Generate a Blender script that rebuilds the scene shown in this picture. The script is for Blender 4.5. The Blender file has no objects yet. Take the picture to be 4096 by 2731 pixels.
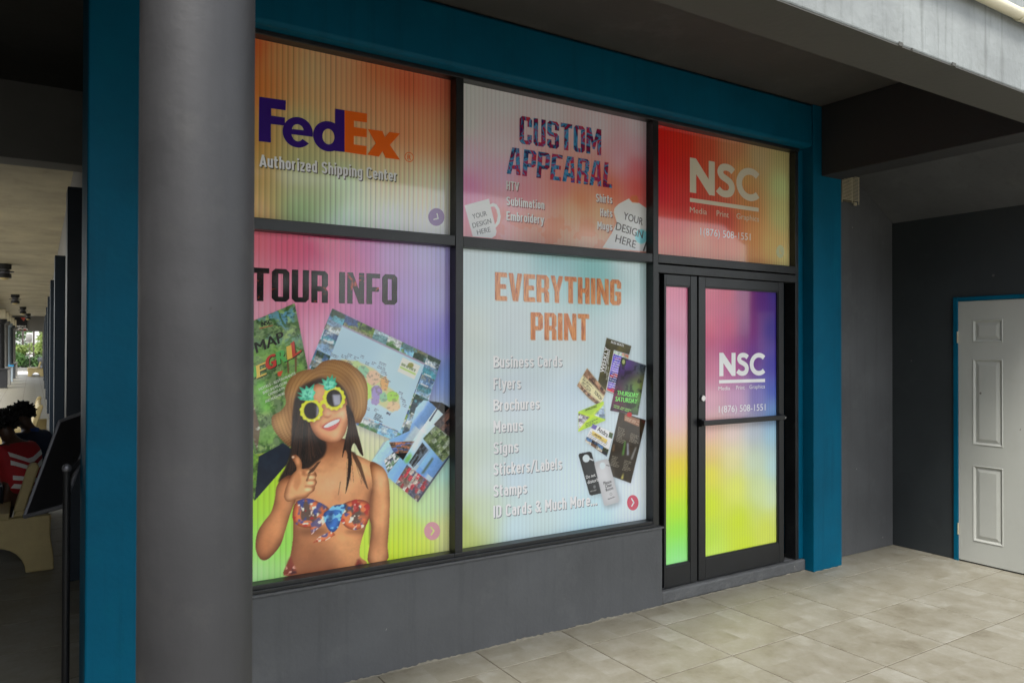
import bpy, bmesh, math, random
import numpy as np
from mathutils import Vector, Matrix

random.seed(7)
rng = np.random.default_rng(11)
SC = bpy.context.scene
COL = SC.collection

# ------------------------------------------------------------------ camera, sky, sun, exposure
CR = ((0.8446461434891147, -0.5353214978289844, 0.0019458291544961137),
      (-0.005795873310540971, -0.0055101375900467745, 0.9999680226068766),
      (0.535293657856633, 0.8446304116865976, 0.00775677204735324))   # right, up, forward
FPX, EYE = 3029.34, 1.664
cam_d = bpy.data.cameras.new('camera')
cam_d.sensor_width = 36.0
cam_d.lens = FPX / 4096 * 36
cam_d.clip_end = 2000
cam_d.dof.use_dof = True
cam_d.dof.focus_distance = 4.7
cam_d.dof.aperture_fstop = 5.6
cam = bpy.data.objects.new('camera', cam_d)
cam.matrix_world = Matrix(((CR[0][0], CR[1][0], -CR[2][0], 0), (CR[0][1], CR[1][1], -CR[2][1], 0),
                           (CR[0][2], CR[1][2], -CR[2][2], EYE), (0, 0, 0, 1)))
COL.objects.link(cam)
SC.camera = cam

SUN_EL, SUN_AZ = math.radians(56), math.radians(217)     # azimuth measured clockwise from +y
world = bpy.data.worlds.new('World')
SC.world = world
world.use_nodes = True
wn, wl = world.node_tree.nodes, world.node_tree.links
wn.clear()
sky = wn.new('ShaderNodeTexSky')
sky.sky_type = 'NISHITA'
sky.sun_disc = False
sky.sun_elevation = SUN_EL
sky.sun_rotation = SUN_AZ
sky.dust_density = 1.5
sky.air_density = 1.0
hsv = wn.new('ShaderNodeHueSaturation')
hsv.inputs['Saturation'].default_value = 0.30
bg = wn.new('ShaderNodeBackground')
bg.inputs['Strength'].default_value = 0.15
wo = wn.new('ShaderNodeOutputWorld')
wl.new(sky.outputs[0], hsv.inputs['Color'])
wl.new(hsv.outputs[0], bg.inputs['Color'])
wl.new(bg.outputs[0], wo.inputs['Surface'])

sun_d = bpy.data.lights.new('sun', 'SUN')
sun_d.energy = 1.5
sun_d.angle = math.radians(14)
sun_d.color = (1.0, 0.96, 0.9)
sun = bpy.data.objects.new('sun', sun_d)
sdir = Vector((math.sin(SUN_AZ) * math.cos(SUN_EL), math.cos(SUN_AZ) * math.cos(SUN_EL), math.sin(SUN_EL)))
sun.rotation_euler = (-sdir).to_track_quat('-Z', 'Y').to_euler()
COL.objects.link(sun)

SC.view_settings.view_transform = 'Standard'
SC.view_settings.look = 'None'
SC.view_settings.gamma = 1.0
SC.view_settings.use_curve_mapping = False
SC.view_settings.exposure = 1.6
SC.render.engine = 'CYCLES'
SC.cycles.use_denoising = True
SC.cycles.max_bounces = 10
SC.cycles.diffuse_bounces = 6


def at(px, py, x=None, y=None, z=None):
    """the point of a measured photo pixel on the plane x=, y= or z= of the place"""
    u, v = (px - 2048) / FPX, -(py - 1365.5) / FPX
    d = [CR[0][i] * u + CR[1][i] * v + CR[2][i] for i in range(3)]
    t = x / d[0] if x is not None else y / d[1] if y is not None else (z - EYE) / d[2]
    return Vector((d[0] * t, d[1] * t, EYE + d[2] * t))


# ------------------------------------------------------------------ object helpers
def tag(o, label=None, cat=None, group=None, kind=None):
    if label: o['label'] = label
    if cat: o['category'] = cat
    if group: o['group'] = group
    if kind: o['kind'] = kind
    return o


def empty(name, loc=(0, 0, 0), rz=0.0):
    o = bpy.data.objects.new(name, None)
    o.empty_display_size = 0.1
    o.location = loc
    o.rotation_euler = (0, 0, rz)
    COL.objects.link(o)
    return o


def link(name, me, parent=None, bevel=0.0):
    o = bpy.data.objects.new(name, me)
    COL.objects.link(o)
    if parent is not None:
        o.parent = parent
    if bevel:
        b = o.modifiers.new('edge', 'BEVEL')
        b.width = bevel
        b.segments = 2
        b.limit_method = 'ANGLE'
        b.angle_limit = math.radians(40)
    return o


class MB:
    def __init__(self):
        self.v, self.f = [], []

    def add(self, vs, fs):
        n = len(self.v)
        self.v += [tuple(p) for p in vs]
        self.f += [tuple(i + n for i in q) for q in fs]
        return self

    def box(self, x0, x1, y0, y1, z0, z1):
        return self.add([(x0, y0, z0), (x1, y0, z0), (x1, y1, z0), (x0, y1, z0),
                         (x0, y0, z1), (x1, y0, z1), (x1, y1, z1), (x0, y1, z1)],
                        [(3, 2, 1, 0), (4, 5, 6, 7), (0, 1, 5, 4), (1, 2, 6, 5), (2, 3, 7, 6), (3, 0, 4, 7)])

    def prism(self, pts, h0, h1, axis='z'):
        """outline pts (a, b) swept from h0 to h1 along axis"""
        def p3(a, b, h):
            return (a, b, h) if axis == 'z' else (a, h, b) if axis == 'y' else (h, a, b)
        n = len(pts)
        vs = [p3(a, b, h0) for a, b in pts] + [p3(a, b, h1) for a, b in pts]
        fs = [tuple(range(n))[::-1], tuple(range(n, 2 * n))]
        fs += [(i, (i + 1) % n, n + (i + 1) % n, n + i) for i in range(n)]
        return self.add(vs, fs)

    def lathe(self, prof, c=(0, 0, 0), n=24, axis='z'):
        vs, fs = [], []
        for r, h in prof:
            for k in range(n):
                a = 2 * math.pi * k / n
                q = (r * math.cos(a), r * math.sin(a), h)
                if axis == 'y': q = (q[0], q[2], q[1])
                if axis == 'x': q = (q[2], q[0], q[1])
                vs.append((q[0] + c[0], q[1] + c[1], q[2] + c[2]))
        for j in range(len(prof) - 1):
            for k in range(n):
                fs.append((j * n + k, j * n + (k + 1) % n, (j + 1) * n + (k + 1) % n, (j + 1) * n + k))
        fs.append(tuple(range(n))[::-1])
        fs.append(tuple(range((len(prof) - 1) * n, len(prof) * n)))
        return self.add(vs, fs)

    def tube(self, a, b, r, n=10, r2=None):
        a, b = Vector(a), Vector(b)
        d = (b - a).normalized()
        u = d.orthogonal().normalized()
        w = d.cross(u)
        r2 = r if r2 is None else r2
        vs = [a + (u * math.cos(2 * math.pi * k / n) + w * math.sin(2 * math.pi * k / n)) * r for k in range(n)]
        vs += [b + (u * math.cos(2 * math.pi * k / n) + w * math.sin(2 * math.pi * k / n)) * r2 for k in range(n)]
        fs = [(k, (k + 1) % n, n + (k + 1) % n, n + k) for k in range(n)]
        fs += [tuple(range(n))[::-1], tuple(range(n, 2 * n))]
        return self.add(vs, fs)

    def mesh(self, name, mat, smooth=None):
        me = bpy.data.meshes.new(name)
        me.from_pydata(self.v, [], self.f)
        bm = bmesh.new()
        bm.from_mesh(me)
        bmesh.ops.recalc_face_normals(bm, faces=bm.faces)
        bm.to_mesh(me)
        bm.free()
        if mat: me.materials.append(mat)
        if smooth is not None:
            me.shade_smooth()
            if smooth < 180: me.set_sharp_from_angle(angle=math.radians(smooth))
        return me

    def build(self, name, mat, parent=None, bevel=0.0, smooth=None):
        return link(name, self.mesh(name, mat, smooth), parent, bevel)


def lin(c):
    c = np.asarray(c, float) / 255.0
    return np.where(c <= 0.04045, c / 12.92, ((c + 0.055) / 1.055) ** 2.4)


# ------------------------------------------------------------------ materials
def new_mat(name):
    m = bpy.data.materials.new(name)
    m.use_nodes = True
    n = m.node_tree.nodes
    return m, n, m.node_tree.links, n['Principled BSDF']


def paint(name, rgb, rough=0.6, var=0.25, scale=3.0, bump=0.15, bscale=60.0, dirt=None, streak=0.0, metal=0.0, spec=0.5, marks=None):
    """worn painted surface: large uneven tone, fine grain relief, optional dirt colour and vertical streaks"""
    m, n, l, p = new_mat(name)
    tc = n.new('ShaderNodeTexCoord')
    t1 = n.new('ShaderNodeTexNoise')
    t1.inputs['Scale'].default_value = scale
    t1.inputs['Detail'].default_value = 7
    t1.inputs['Roughness'].default_value = 0.62
    l.new(tc.outputs['Object'], t1.inputs['Vector'])
    r1 = n.new('ShaderNodeMapRange')
    r1.inputs['From Min'].default_value = 0.3
    r1.inputs['From Max'].default_value = 0.7
    r1.inputs['To Min'].default_value = 1 - var
    r1.inputs['To Max'].default_value = 1 + var
    l.new(t1.outputs['Fac'], r1.inputs['Value'])
    mul = n.new('ShaderNodeMix')
    mul.data_type = 'RGBA'
    mul.blend_type = 'MULTIPLY'
    mul.inputs['Factor'].default_value = 1
    mul.inputs['A'].default_value = (*rgb, 1)
    l.new(r1.outputs[0], mul.inputs['B'])
    out = mul.outputs['Result']
    if dirt:
        t2 = n.new('ShaderNodeTexNoise')
        t2.inputs['Scale'].default_value = scale * 2.3
        t2.inputs['Detail'].default_value = 9
        t2.inputs['Roughness'].default_value = 0.7
        l.new(tc.outputs['Object'], t2.inputs['Vector'])
        r2 = n.new('ShaderNodeMapRange')
        r2.inputs['From Min'].default_value = 0.55
        r2.inputs['From Max'].default_value = 0.75
        r2.inputs['To Max'].default_value = dirt[3]
        l.new(t2.outputs['Fac'], r2.inputs['Value'])
        mx = n.new('ShaderNodeMix')
        mx.data_type = 'RGBA'
        l.new(r2.outputs[0], mx.inputs['Factor'])
        l.new(out, mx.inputs['A'])
        mx.inputs['B'].default_value = (*dirt[:3], 1)
        out = mx.outputs['Result']
    if streak:
        mp = n.new('ShaderNodeMapping')
        mp.inputs['Scale'].default_value = (9, 9, 0.45)
        l.new(tc.outputs['Object'], mp.inputs['Vector'])
        t3 = n.new('ShaderNodeTexNoise')
        t3.inputs['Scale'].default_value = 1.6
        t3.inputs['Detail'].default_value = 8
        t3.inputs['Roughness'].default_value = 0.7
        l.new(mp.outputs[0], t3.inputs['Vector'])
        r3 = n.new('ShaderNodeMapRange')
        r3.inputs['From Min'].default_value = 0.52
        r3.inputs['From Max'].default_value = 0.72
        r3.inputs['To Max'].default_value = streak
        l.new(t3.outputs['Fac'], r3.inputs['Value'])
        mx = n.new('ShaderNodeMix')
        mx.data_type = 'RGBA'
        l.new(r3.outputs[0], mx.inputs['Factor'])
        l.new(out, mx.inputs['A'])
        mx.inputs['B'].default_value = (rgb[0] * .25, rgb[1] * .25, rgb[2] * .22, 1)
        out = mx.outputs['Result']
    if marks:                                   # sparse chips and specks
        t4 = n.new('ShaderNodeTexVoronoi')
        t4.inputs['Scale'].default_value = marks[3]
        l.new(tc.outputs['Object'], t4.inputs['Vector'])
        t5 = n.new('ShaderNodeTexNoise')
        t5.inputs['Scale'].default_value = marks[3] * 0.4
        l.new(tc.outputs['Object'], t5.inputs['Vector'])
        r4 = n.new('ShaderNodeMath')
        r4.operation = 'LESS_THAN'
        r4.inputs[1].default_value = 0.09
        l.new(t4.outputs['Distance'], r4.inputs[0])
        r5 = n.new('ShaderNodeMath')
        r5.operation = 'GREATER_THAN'
        r5.inputs[1].default_value = 0.63
        l.new(t5.outputs['Fac'], r5.inputs[0])
        r6 = n.new('ShaderNodeMath')
        r6.operation = 'MULTIPLY'
        l.new(r4.outputs[0], r6.inputs[0])
        l.new(r5.outputs[0], r6.inputs[1])
        mx = n.new('ShaderNodeMix')
        mx.data_type = 'RGBA'
        l.new(r6.outputs[0], mx.inputs['Factor'])
        l.new(out, mx.inputs['A'])
        mx.inputs['B'].default_value = (*marks[:3], 1)
        out = mx.outputs['Result']
    l.new(out, p.inputs['Base Color'])
    p.inputs['Roughness'].default_value = rough
    p.inputs['Metallic'].default_value = metal
    p.inputs['Specular IOR Level'].default_value = spec
    rr = n.new('ShaderNodeMapRange')
    rr.inputs['To Min'].default_value = max(0.05, rough - 0.1)
    rr.inputs['To Max'].default_value = min(1, rough + 0.12)
    l.new(t1.outputs['Fac'], rr.inputs['Value'])
    l.new(rr.outputs[0], p.inputs['Roughness'])
    if bump:
        tb = n.new('ShaderNodeTexNoise')
        tb.inputs['Scale'].default_value = bscale
        tb.inputs['Detail'].default_value = 4
        l.new(tc.outputs['Object'], tb.inputs['Vector'])
        add = n.new('ShaderNodeMath')
        add.operation = 'MULTIPLY_ADD'
        add.inputs[1].default_value = 2.0
        l.new(t1.outputs['Fac'], add.inputs[0])
        l.new(tb.outputs['Fac'], add.inputs[2])
        b = n.new('ShaderNodeBump')
        b.inputs['Strength'].default_value = bump
        b.inputs['Distance'].default_value = 0.01
        l.new(add.outputs[0], b.inputs['Height'])
        l.new(b.outputs[0], p.inputs['Normal'])
    return m


def print_mat(name, attr='print', rgb=None, gloss=True):
    """print behind shop glass: colour is ink with some of the light on it; the clear glossy coat mirrors the yard"""
    m, n, l, p = new_mat(name)
    if rgb is None:
        a = n.new('ShaderNodeAttribute')
        a.attribute_name = attr
        l.new(a.outputs['Color'], p.inputs['Base Color'])
    else:
        p.inputs['Base Color'].default_value = (*rgb, 1)
    p.inputs['Roughness'].default_value = 0.6
    p.inputs['Specular IOR Level'].default_value = 0.1
    if gloss:
        p.inputs['Coat Weight'].default_value = 1.0
        p.inputs['Coat Roughness'].default_value = 0.07
        p.inputs['Coat IOR'].default_value = 1.55
        tc = n.new('ShaderNodeTexCoord')
        t = n.new('ShaderNodeTexNoise')
        t.inputs['Scale'].default_value = 1.3
        l.new(tc.outputs['Object'], t.inputs['Vector'])
        b = n.new('ShaderNodeBump')
        b.inputs['Strength'].default_value = 0.25
        b.inputs['Distance'].default_value = 0.006
        l.new(t.outputs['Fac'], b.inputs['Height'])
        l.new(b.outputs[0], p.inputs['Coat Normal'])
    return m


def swirl_mat(name, cols, scale, distort, gain=1.0, stretch=(1, 1, 1)):
    """lettering filled with a printed pattern"""
    m, n, l, p = new_mat(name)
    tc = n.new('ShaderNodeTexCoord')
    mp = n.new('ShaderNodeMapping')
    mp.inputs['Scale'].default_value = stretch
    l.new(tc.outputs['Object'], mp.inputs['Vector'])
    t = n.new('ShaderNodeTexNoise')
    t.inputs['Scale'].default_value = scale
    t.inputs['Detail'].default_value = 4
    t.inputs['Distortion'].default_value = distort
    l.new(mp.outputs[0], t.inputs['Vector'])
    r = n.new('ShaderNodeValToRGB')
    el = r.color_ramp.elements
    while len(el) < len(cols): el.new(0.5)
    for i, c in enumerate(cols):
        el[i].position = 0.3 + 0.4 * i / (len(cols) - 1)
        el[i].color = (*np.clip(lin(c) * gain, 0, .9), 1)
    l.new(t.outputs['Fac'], r.inputs['Fac'])
    l.new(r.outputs[0], p.inputs['Base Color'])
    p.inputs['Roughness'].default_value = 0.6
    p.inputs['Specular IOR Level'].default_value = 0.1
    p.inputs['Coat Weight'].default_value = 1.0
    p.inputs['Coat Roughness'].default_value = 0.07
    p.inputs['Coat IOR'].default_value = 1.55
    return m


M = {}
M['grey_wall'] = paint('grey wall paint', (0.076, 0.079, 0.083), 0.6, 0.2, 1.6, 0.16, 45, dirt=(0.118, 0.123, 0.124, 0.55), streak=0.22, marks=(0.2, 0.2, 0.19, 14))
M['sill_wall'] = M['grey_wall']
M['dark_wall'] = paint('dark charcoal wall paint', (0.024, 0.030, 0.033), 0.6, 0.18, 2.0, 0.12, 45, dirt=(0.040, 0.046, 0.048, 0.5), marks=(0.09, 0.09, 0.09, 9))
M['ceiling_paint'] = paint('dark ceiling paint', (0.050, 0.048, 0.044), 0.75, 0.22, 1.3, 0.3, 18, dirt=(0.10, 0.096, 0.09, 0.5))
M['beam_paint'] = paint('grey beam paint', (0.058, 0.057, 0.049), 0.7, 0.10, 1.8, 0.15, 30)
M['dark_beam'] = paint('charcoal beam paint', (0.022, 0.022, 0.023), 0.65, 0.15, 1.8, 0.15, 30)
M['fascia'] = paint('weathered pale concrete', (0.225, 0.242, 0.236), 0.75, 0.2, 2.6, 0.35, 26, dirt=(0.17, 0.18, 0.17, 0.7), streak=0.75, marks=(0.06, 0.055, 0.05, 9))
M['teal'] = paint('teal blue gloss paint', (0.000, 0.088, 0.158), 0.5, 0.14, 2.4, 0.10, 40, dirt=(0.000, 0.112, 0.178, 0.6), spec=0.12, streak=0.25, marks=(0.35, 0.4, 0.4, 7))
M['column'] = paint('grey textured column paint', (0.031, 0.031, 0.033), 0.55, 0.2, 2.6, 0.10, 34, dirt=(0.054, 0.053, 0.050, 0.6), streak=0.2, marks=(0.02, 0.02, 0.02, 12))
M['aluminium'] = paint('black powder coated aluminium', (0.010, 0.011, 0.012), 0.36, 0.3, 5, 0.04, 90, dirt=(0.055, 0.058, 0.055, 0.5))
M['door_black'] = paint('black satin door frame', (0.008, 0.009, 0.011), 0.33, 0.2, 6, 0.03, 90)
M['glass'] = paint('dark shop glass', (0.01, 0.012, 0.012), 0.05, 0.05, 2, 0)
M['white_door'] = paint('off white door paint', (0.385, 0.395, 0.365), 0.4, 0.04, 2.0, 0.05, 70, dirt=(0.32, 0.32, 0.28, 0.4), marks=(0.12, 0.11, 0.09, 10))
M['steel'] = paint('brushed steel', (0.6, 0.6, 0.6), 0.25, 0.1, 8, 0.02, 90, metal=1.0)
M['black_metal'] = paint('black metal', (0.012, 0.012, 0.013), 0.45, 0.2, 6, 0.05, 60)
M['grey_metal'] = paint('grey aluminium edge', (0.23, 0.23, 0.25), 0.4, 0.1, 6, 0.03, 60, metal=0.6)
M['cream'] = paint('cream bench concrete', (0.46, 0.36, 0.16), 0.6, 0.14, 3.0, 0.25, 40, dirt=(0.30, 0.23, 0.11, 0.4))
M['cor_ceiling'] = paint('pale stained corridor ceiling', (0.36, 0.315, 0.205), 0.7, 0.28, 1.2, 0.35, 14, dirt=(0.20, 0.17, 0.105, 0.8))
M['cor_wall'] = paint('corridor grey paint', (0.16, 0.155, 0.14), 0.6, 0.12, 2.0, 0.1, 40)
M['navy'] = paint('dark blue shutter paint', (0.000, 0.009, 0.020), 0.5, 0.15, 2.4, 0.05, 40)
M['pale_blue'] = paint('pale blue grey column paint', (0.25, 0.30, 0.33), 0.6, 0.1, 3, 0.1, 30)
M['bright_blue'] = paint('bright blue cap paint', (0.02, 0.25, 0.50), 0.5, 0.1, 3, 0.1, 30)
M['threshold'] = paint('worn grey concrete step', (0.085, 0.088, 0.090), 0.65, 0.2, 6, 0.5, 30, dirt=(0.20, 0.195, 0.18, 0.4), marks=(0.4, 0.38, 0.34, 16))
M['mortar'] = paint('pale mortar smear', (0.19, 0.175, 0.135), 0.85, 0.3, 9, 0.5, 60, dirt=(0.085, 0.083, 0.075, 0.95))
M['grout'] = paint('brown grout', (0.085, 0.070, 0.048), 0.85, 0.2, 6, 0.2, 80)
M['yard'] = paint('pale yard paving', (0.50, 0.485, 0.44), 0.8, 0.15, 0.8, 0.2, 20)
M['pipe'] = paint('cream plastic pipe', (0.62, 0.57, 0.40), 0.4, 0.08, 4, 0.05, 40, dirt=(0.35, 0.30, 0.18, 0.4))
M['vent_white'] = paint('aged white vent metal', (0.42, 0.38, 0.27), 0.5, 0.25, 12, 0.1, 60, dirt=(0.2, 0.16, 0.09, 0.6))
M['skin'] = paint('brown skin', (0.07, 0.035, 0.020), 0.5, 0.08, 8, 0.05, 90)
M['hair'] = paint('black hair', (0.008, 0.007, 0.006), 0.55, 0.3, 30, 0.6, 90)
M['red_cloth'] = paint('red shirt cloth', (0.36, 0.012, 0.016), 0.8, 0.15, 10, 0.25, 60)
M['white_cloth'] = paint('white stripe cloth', (0.65, 0.63, 0.60), 0.8, 0.08, 10, 0.1, 60)
M['blue_cloth'] = paint('dark blue shirt cloth', (0.008, 0.018, 0.05), 0.8, 0.15, 10, 0.25, 60)
M['black_cloth'] = paint('black trouser cloth', (0.012, 0.012, 0.016), 0.85, 0.15, 10, 0.2, 60)
M['leaf'] = paint('garden leaf', (0.060, 0.135, 0.028), 0.5, 0.5, 1.5, 0)
M['leaf_light'] = paint('yellow green leaf', (0.16, 0.22, 0.05), 0.5, 0.4, 1.5, 0)
M['leaf_dark'] = paint('dark leaf', (0.035, 0.075, 0.022), 0.5, 0.5, 0.7, 0)
M['bark'] = paint('bark', (0.10, 0.08, 0.06), 0.9, 0.3, 6, 0.6, 20)
M['timber'] = paint('dark timber', (0.045, 0.035, 0.028), 0.7, 0.25, 6, 0.2, 30)
M['plaster'] = paint('sky blocker plaster', (0.10, 0.11, 0.115), 0.8, 0.15, 1.0, 0.1, 20)
M['roof'] = paint('sky blocker roof sheet', (0.12, 0.09, 0.08), 0.7, 0.2, 1.5, 0.1, 20)
M['board'] = paint('black menu board', (0.006, 0.006, 0.008), 0.3, 0.2, 6, 0.02, 60)


def tile_mat():
    m, n, l, p = new_mat('stone look floor tile')
    tc = n.new('ShaderNodeTexCoord')
    oi = n.new('ShaderNodeObjectInfo')
    sep = n.new('ShaderNodeSeparateXYZ')
    l.new(tc.outputs['Object'], sep.inputs[0])

    def math2(op, a, b=None, c=None):
        q = n.new('ShaderNodeMath')
        q.operation = op
        for i, s in enumerate((a, b, c)):
            if s is None: continue
            if isinstance(s, (int, float)): q.inputs[i].default_value = s
            else: l.new(s, q.inputs[i])
        return q.outputs[0]
    # the printed pattern of smaller stones: cells from two stepped coordinates
    gx = math2('GREATER_THAN', sep.outputs['X'], -0.05)
    gx2 = math2('GREATER_THAN', sep.outputs['X'], 0.13)
    gy = math2('GREATER_THAN', sep.outputs['Y'], 0.06)
    gy2 = math2('GREATER_THAN', sep.outputs['Y'], -0.12)
    cell = math2('ADD', math2('MULTIPLY', gx, 0.37), math2('MULTIPLY', gy, 0.83))
    cell = math2('ADD', cell, math2('MULTIPLY', math2('MULTIPLY', gx2, gy2), 0.55))
    cell = math2('ADD', cell, math2('MULTIPLY', math2('SUBTRACT', 1.0, gx), math2('MULTIPLY', gy2, 0.21)))
    hsh = math2('FRACT', math2('MULTIPLY', math2('SINE', math2('MULTIPLY', math2('ADD', cell, 0.7), 91.7)), 437.5))
    t = n.new('ShaderNodeTexNoise')
    t.noise_dimensions = '4D'
    t.inputs['Scale'].default_value = 6
    t.inputs['Detail'].default_value = 8
    t.inputs['Roughness'].default_value = 0.65
    l.new(tc.outputs['Object'], t.inputs['Vector'])
    l.new(math2('ADD', math2('MULTIPLY', oi.outputs['Random'], 40), math2('MULTIPLY', hsh, 3)), t.inputs['W'])
    r = n.new('ShaderNodeValToRGB')
    cols = [(0.22, (0.140, 0.124, 0.088)), (0.40, (0.194, 0.179, 0.135)), (0.55, (0.224, 0.211, 0.168)), (0.75, (0.278, 0.270, 0.230))]
    el = r.color_ramp.elements
    while len(el) < len(cols): el.new(0.5)
    for i, (q, c) in enumerate(cols):
        el[i].position = q
        el[i].color = (*c, 1)
    v = math2('ADD', t.outputs['Fac'], math2('MULTIPLY', math2('SUBTRACT', hsh, 0.5), 0.16))
    v = math2('ADD', v, math2('MULTIPLY', math2('SUBTRACT', oi.outputs['Random'], 0.5), 0.05))
    t2 = n.new('ShaderNodeTexNoise')
    t2.noise_dimensions = '4D'
    t2.inputs['Scale'].default_value = 38
    t2.inputs['Detail'].default_value = 6
    t2.inputs['Roughness'].default_value = 0.75
    l.new(tc.outputs['Object'], t2.inputs['Vector'])
    l.new(math2('MULTIPLY', oi.outputs['Random'], 60), t2.inputs['W'])
    v = math2('ADD', v, math2('MULTIPLY', math2('SUBTRACT', t2.outputs['Fac'], 0.5), 0.42))
    l.new(v, r.inputs['Fac'])
    l.new(r.outputs[0], p.inputs['Base Color'])
    p.inputs['Roughness'].default_value = 0.42
    p.inputs['Specular IOR Level'].default_value = 0.4
    rg = n.new('ShaderNodeMapRange')
    rg.inputs['To Min'].default_value = 0.32
    rg.inputs['To Max'].default_value = 0.6
    l.new(t.outputs['Fac'], rg.inputs['Value'])
    l.new(rg.outputs[0], p.inputs['Roughness'])
    b = n.new('ShaderNodeBump')
    b.inputs['Strength'].default_value = 0.12
    b.inputs['Distance'].default_value = 0.004
    l.new(t.outputs['Fac'], b.inputs['Height'])
    l.new(b.outputs[0], p.inputs['Normal'])
    return m


M['tile'] = tile_mat()
# ------------------------------------------------------------------ the place: main planes (metres)
WF, FF, YG, PF = 3.620, 3.630, 3.695, 3.555      # low wall, frame front, print on the glass, pilaster front
ZB, ZC = 2.953, 3.480                            # underside of beams, walkway ceiling
XR = 6.170                                       # side wall with the white door


def cor(y):                                      # right-hand line of the corridor
    return 0.160 + 0.0073 * y


# ground and floor
g = MB().box(-300, 300, -300, 300, -0.9, -0.06)
tag(g.build('ground', M['yard']), kind='structure')
floor = MB().box(-4.0, 9.0, -6.0, 53.0, -0.055, -0.0035).build('floor', M['grout'])
tag(floor, kind='structure')
yp = MB().box(-9.0, 9.0, 53.003, 74, -0.055, -0.004).build('path', M['yard'])
tag(yp, kind='structure')

TX, TY, TX0, TY0 = 0.5745, 0.525, 3.787, 3.360
tb = MB()
hx, hy = TX / 2 - 0.0034, TY / 2 - 0.0034
tb.add([(-hx, -hy, -.010), (hx, -hy, -.010), (hx, hy, -.010), (-hx, hy, -.010),
        (-hx, -hy, -.0015), (hx, -hy, -.0015), (hx, hy, -.0015), (-hx, hy, -.0015),
        (-hx + .002, -hy + .002, 0), (hx - .002, -hy + .002, 0), (hx - .002, hy - .002, 0), (-hx + .002, hy - .002, 0)],
       [(0, 1, 5, 4), (1, 2, 6, 5), (2, 3, 7, 6), (3, 0, 4, 7), (4, 5, 9, 8), (5, 6, 10, 9), (6, 7, 11, 10), (7, 4, 8, 11), (8, 9, 10, 11)])
tile_me = tb.mesh('tile', M['tile'])


def in_view(x, y):
    c = Vector((x, y, -EYE))
    w = c.dot(Vector(CR[2]))
    if w < 0.5: return None
    return (c.dot(Vector(CR[0])) / w * FPX + 2048, 1365.5 - c.dot(Vector(CR[1])) / w * FPX, w)


singles, rest = [], MB()
for i in range(-14, 10):
    for j in range(-10, 97):
        cx, cy = TX0 + TX * (i + .5), TY0 + TY * (j + .5)
        if cy < WF + .2 and (cx > .2 or cy < WF - .02):
            if cx > XR + .25 and cy > 2.0: continue
            if cx > 8.8: continue
        else:
            if not (-1.7 < cx < 0.75): continue
            if cy > 53.2: continue
        q = in_view(cx, cy)
        seen = q and -350 < q[0] < 4450 and q[1] < 3050
        if seen and cy < WF: singles.append((q[2], cx, cy))
        elif seen and cy < 26: singles.append((q[2], cx, cy))
        else: rest.add([(v[0] + cx, v[1] + cy, v[2]) for v in tb.v], tb.f)
singles.sort()
for w, cx, cy in singles[:290]:
    o = link('tile', tile_me, floor)
    o.location = (cx, cy, random.uniform(-.0006, .0004))
    o.rotation_euler = (random.uniform(-.0006, .0006), random.uniform(-.0006, .0006), 0)
for w, cx, cy in singles[290:]:
    rest.add([(v[0] + cx, v[1] + cy, v[2]) for v in tb.v], tb.f)
tag(rest.build('tiles', M['tile'], floor), kind='stuff')

# ceiling of the walkway and slabs above
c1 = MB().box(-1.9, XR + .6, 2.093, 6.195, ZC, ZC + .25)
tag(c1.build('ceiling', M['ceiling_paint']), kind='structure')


def wall(name, mb, mat, label, cat='wall', bevel=0.004, smooth=None):
    return tag(mb.build(name, mat, None, bevel, smooth), label, cat, kind='thing')


# low wall under the window, worn and with a smear of mortar along its foot
lw = empty('low_wall', (0.4, WF, 0))
tag(lw, 'smooth grey plastered low wall under the large shop windows', 'wall', kind='thing')
x_lw = at(2650, 2200, y=WF).x
me = MB().box(0.0, x_lw - .4, 0, .18, 0, .497).build('wall', M['grey_wall'], lw, .006)
ms = MB()
n = 240
vs, fs = [], []
for k in range(n + 1):
    x = (x_lw - .4) * k / n
    hgt = .002 + .010 * max(0, math.sin(k * .13) * .5 + math.sin(k * .41 + 1) * .3 + math.sin(k * 1.7) * .35) + random.uniform(0, .006)
    dep = .002 + .008 * max(0, math.sin(k * .21 + 2) * .6 + math.sin(k * .9) * .4) + random.uniform(0, .003)
    vs += [(x, -.001, .0005), (x, -dep - .002, .0005), (x, -.0015, hgt)]
for k in range(n):
    a = 3 * k
    fs += [(a + 1, a + 4, a + 5, a + 2), (a + 2, a + 5, a + 3, a), (a, a + 3, a + 4, a + 1)]
ms.add(vs, fs).build('mortar_line', M['mortar'], lw)
led = MB().box(0.0, x_lw - .4 + .004, -.012, .10, .4985, .512).build('ledge', M['threshold'], lw, .004)

# shop body behind the glass, pilasters, lintel
sb = MB().box(0.60, 5.9, 3.83, 6.40, 0, ZC - .003)
wall('shop_wall', sb, M['dark_wall'], 'dark inner wall of the shop behind its printed windows', 'wall')
wall('corner_pilaster', MB().box(.188, .600, PF, 3.95, 0, ZC - .002), M['teal'],
     'teal blue corner pilaster behind the round grey column', 'pilaster', .008)
xp0, xp1 = at(3255, 1600, y=PF).x, at(3367, 1600, y=PF).x
rp = empty('pilaster', (xp0, PF, 0))
tag(rp, 'teal blue pilaster between the black glass door and the grey side wall', 'pilaster', kind='thing')
MB().box(0, xp1 - xp0, 0, .30, 0, ZC - .002).build('shaft', M['teal'], rp, .006)
x_j1 = at(3192, 1600, y=3.645).x
MB().box(x_j1 - xp0, -.002, .090, .20, .086, 3.155).build('reveal_strip', M['teal'], rp, .004)
vs, fs = [], []
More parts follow.
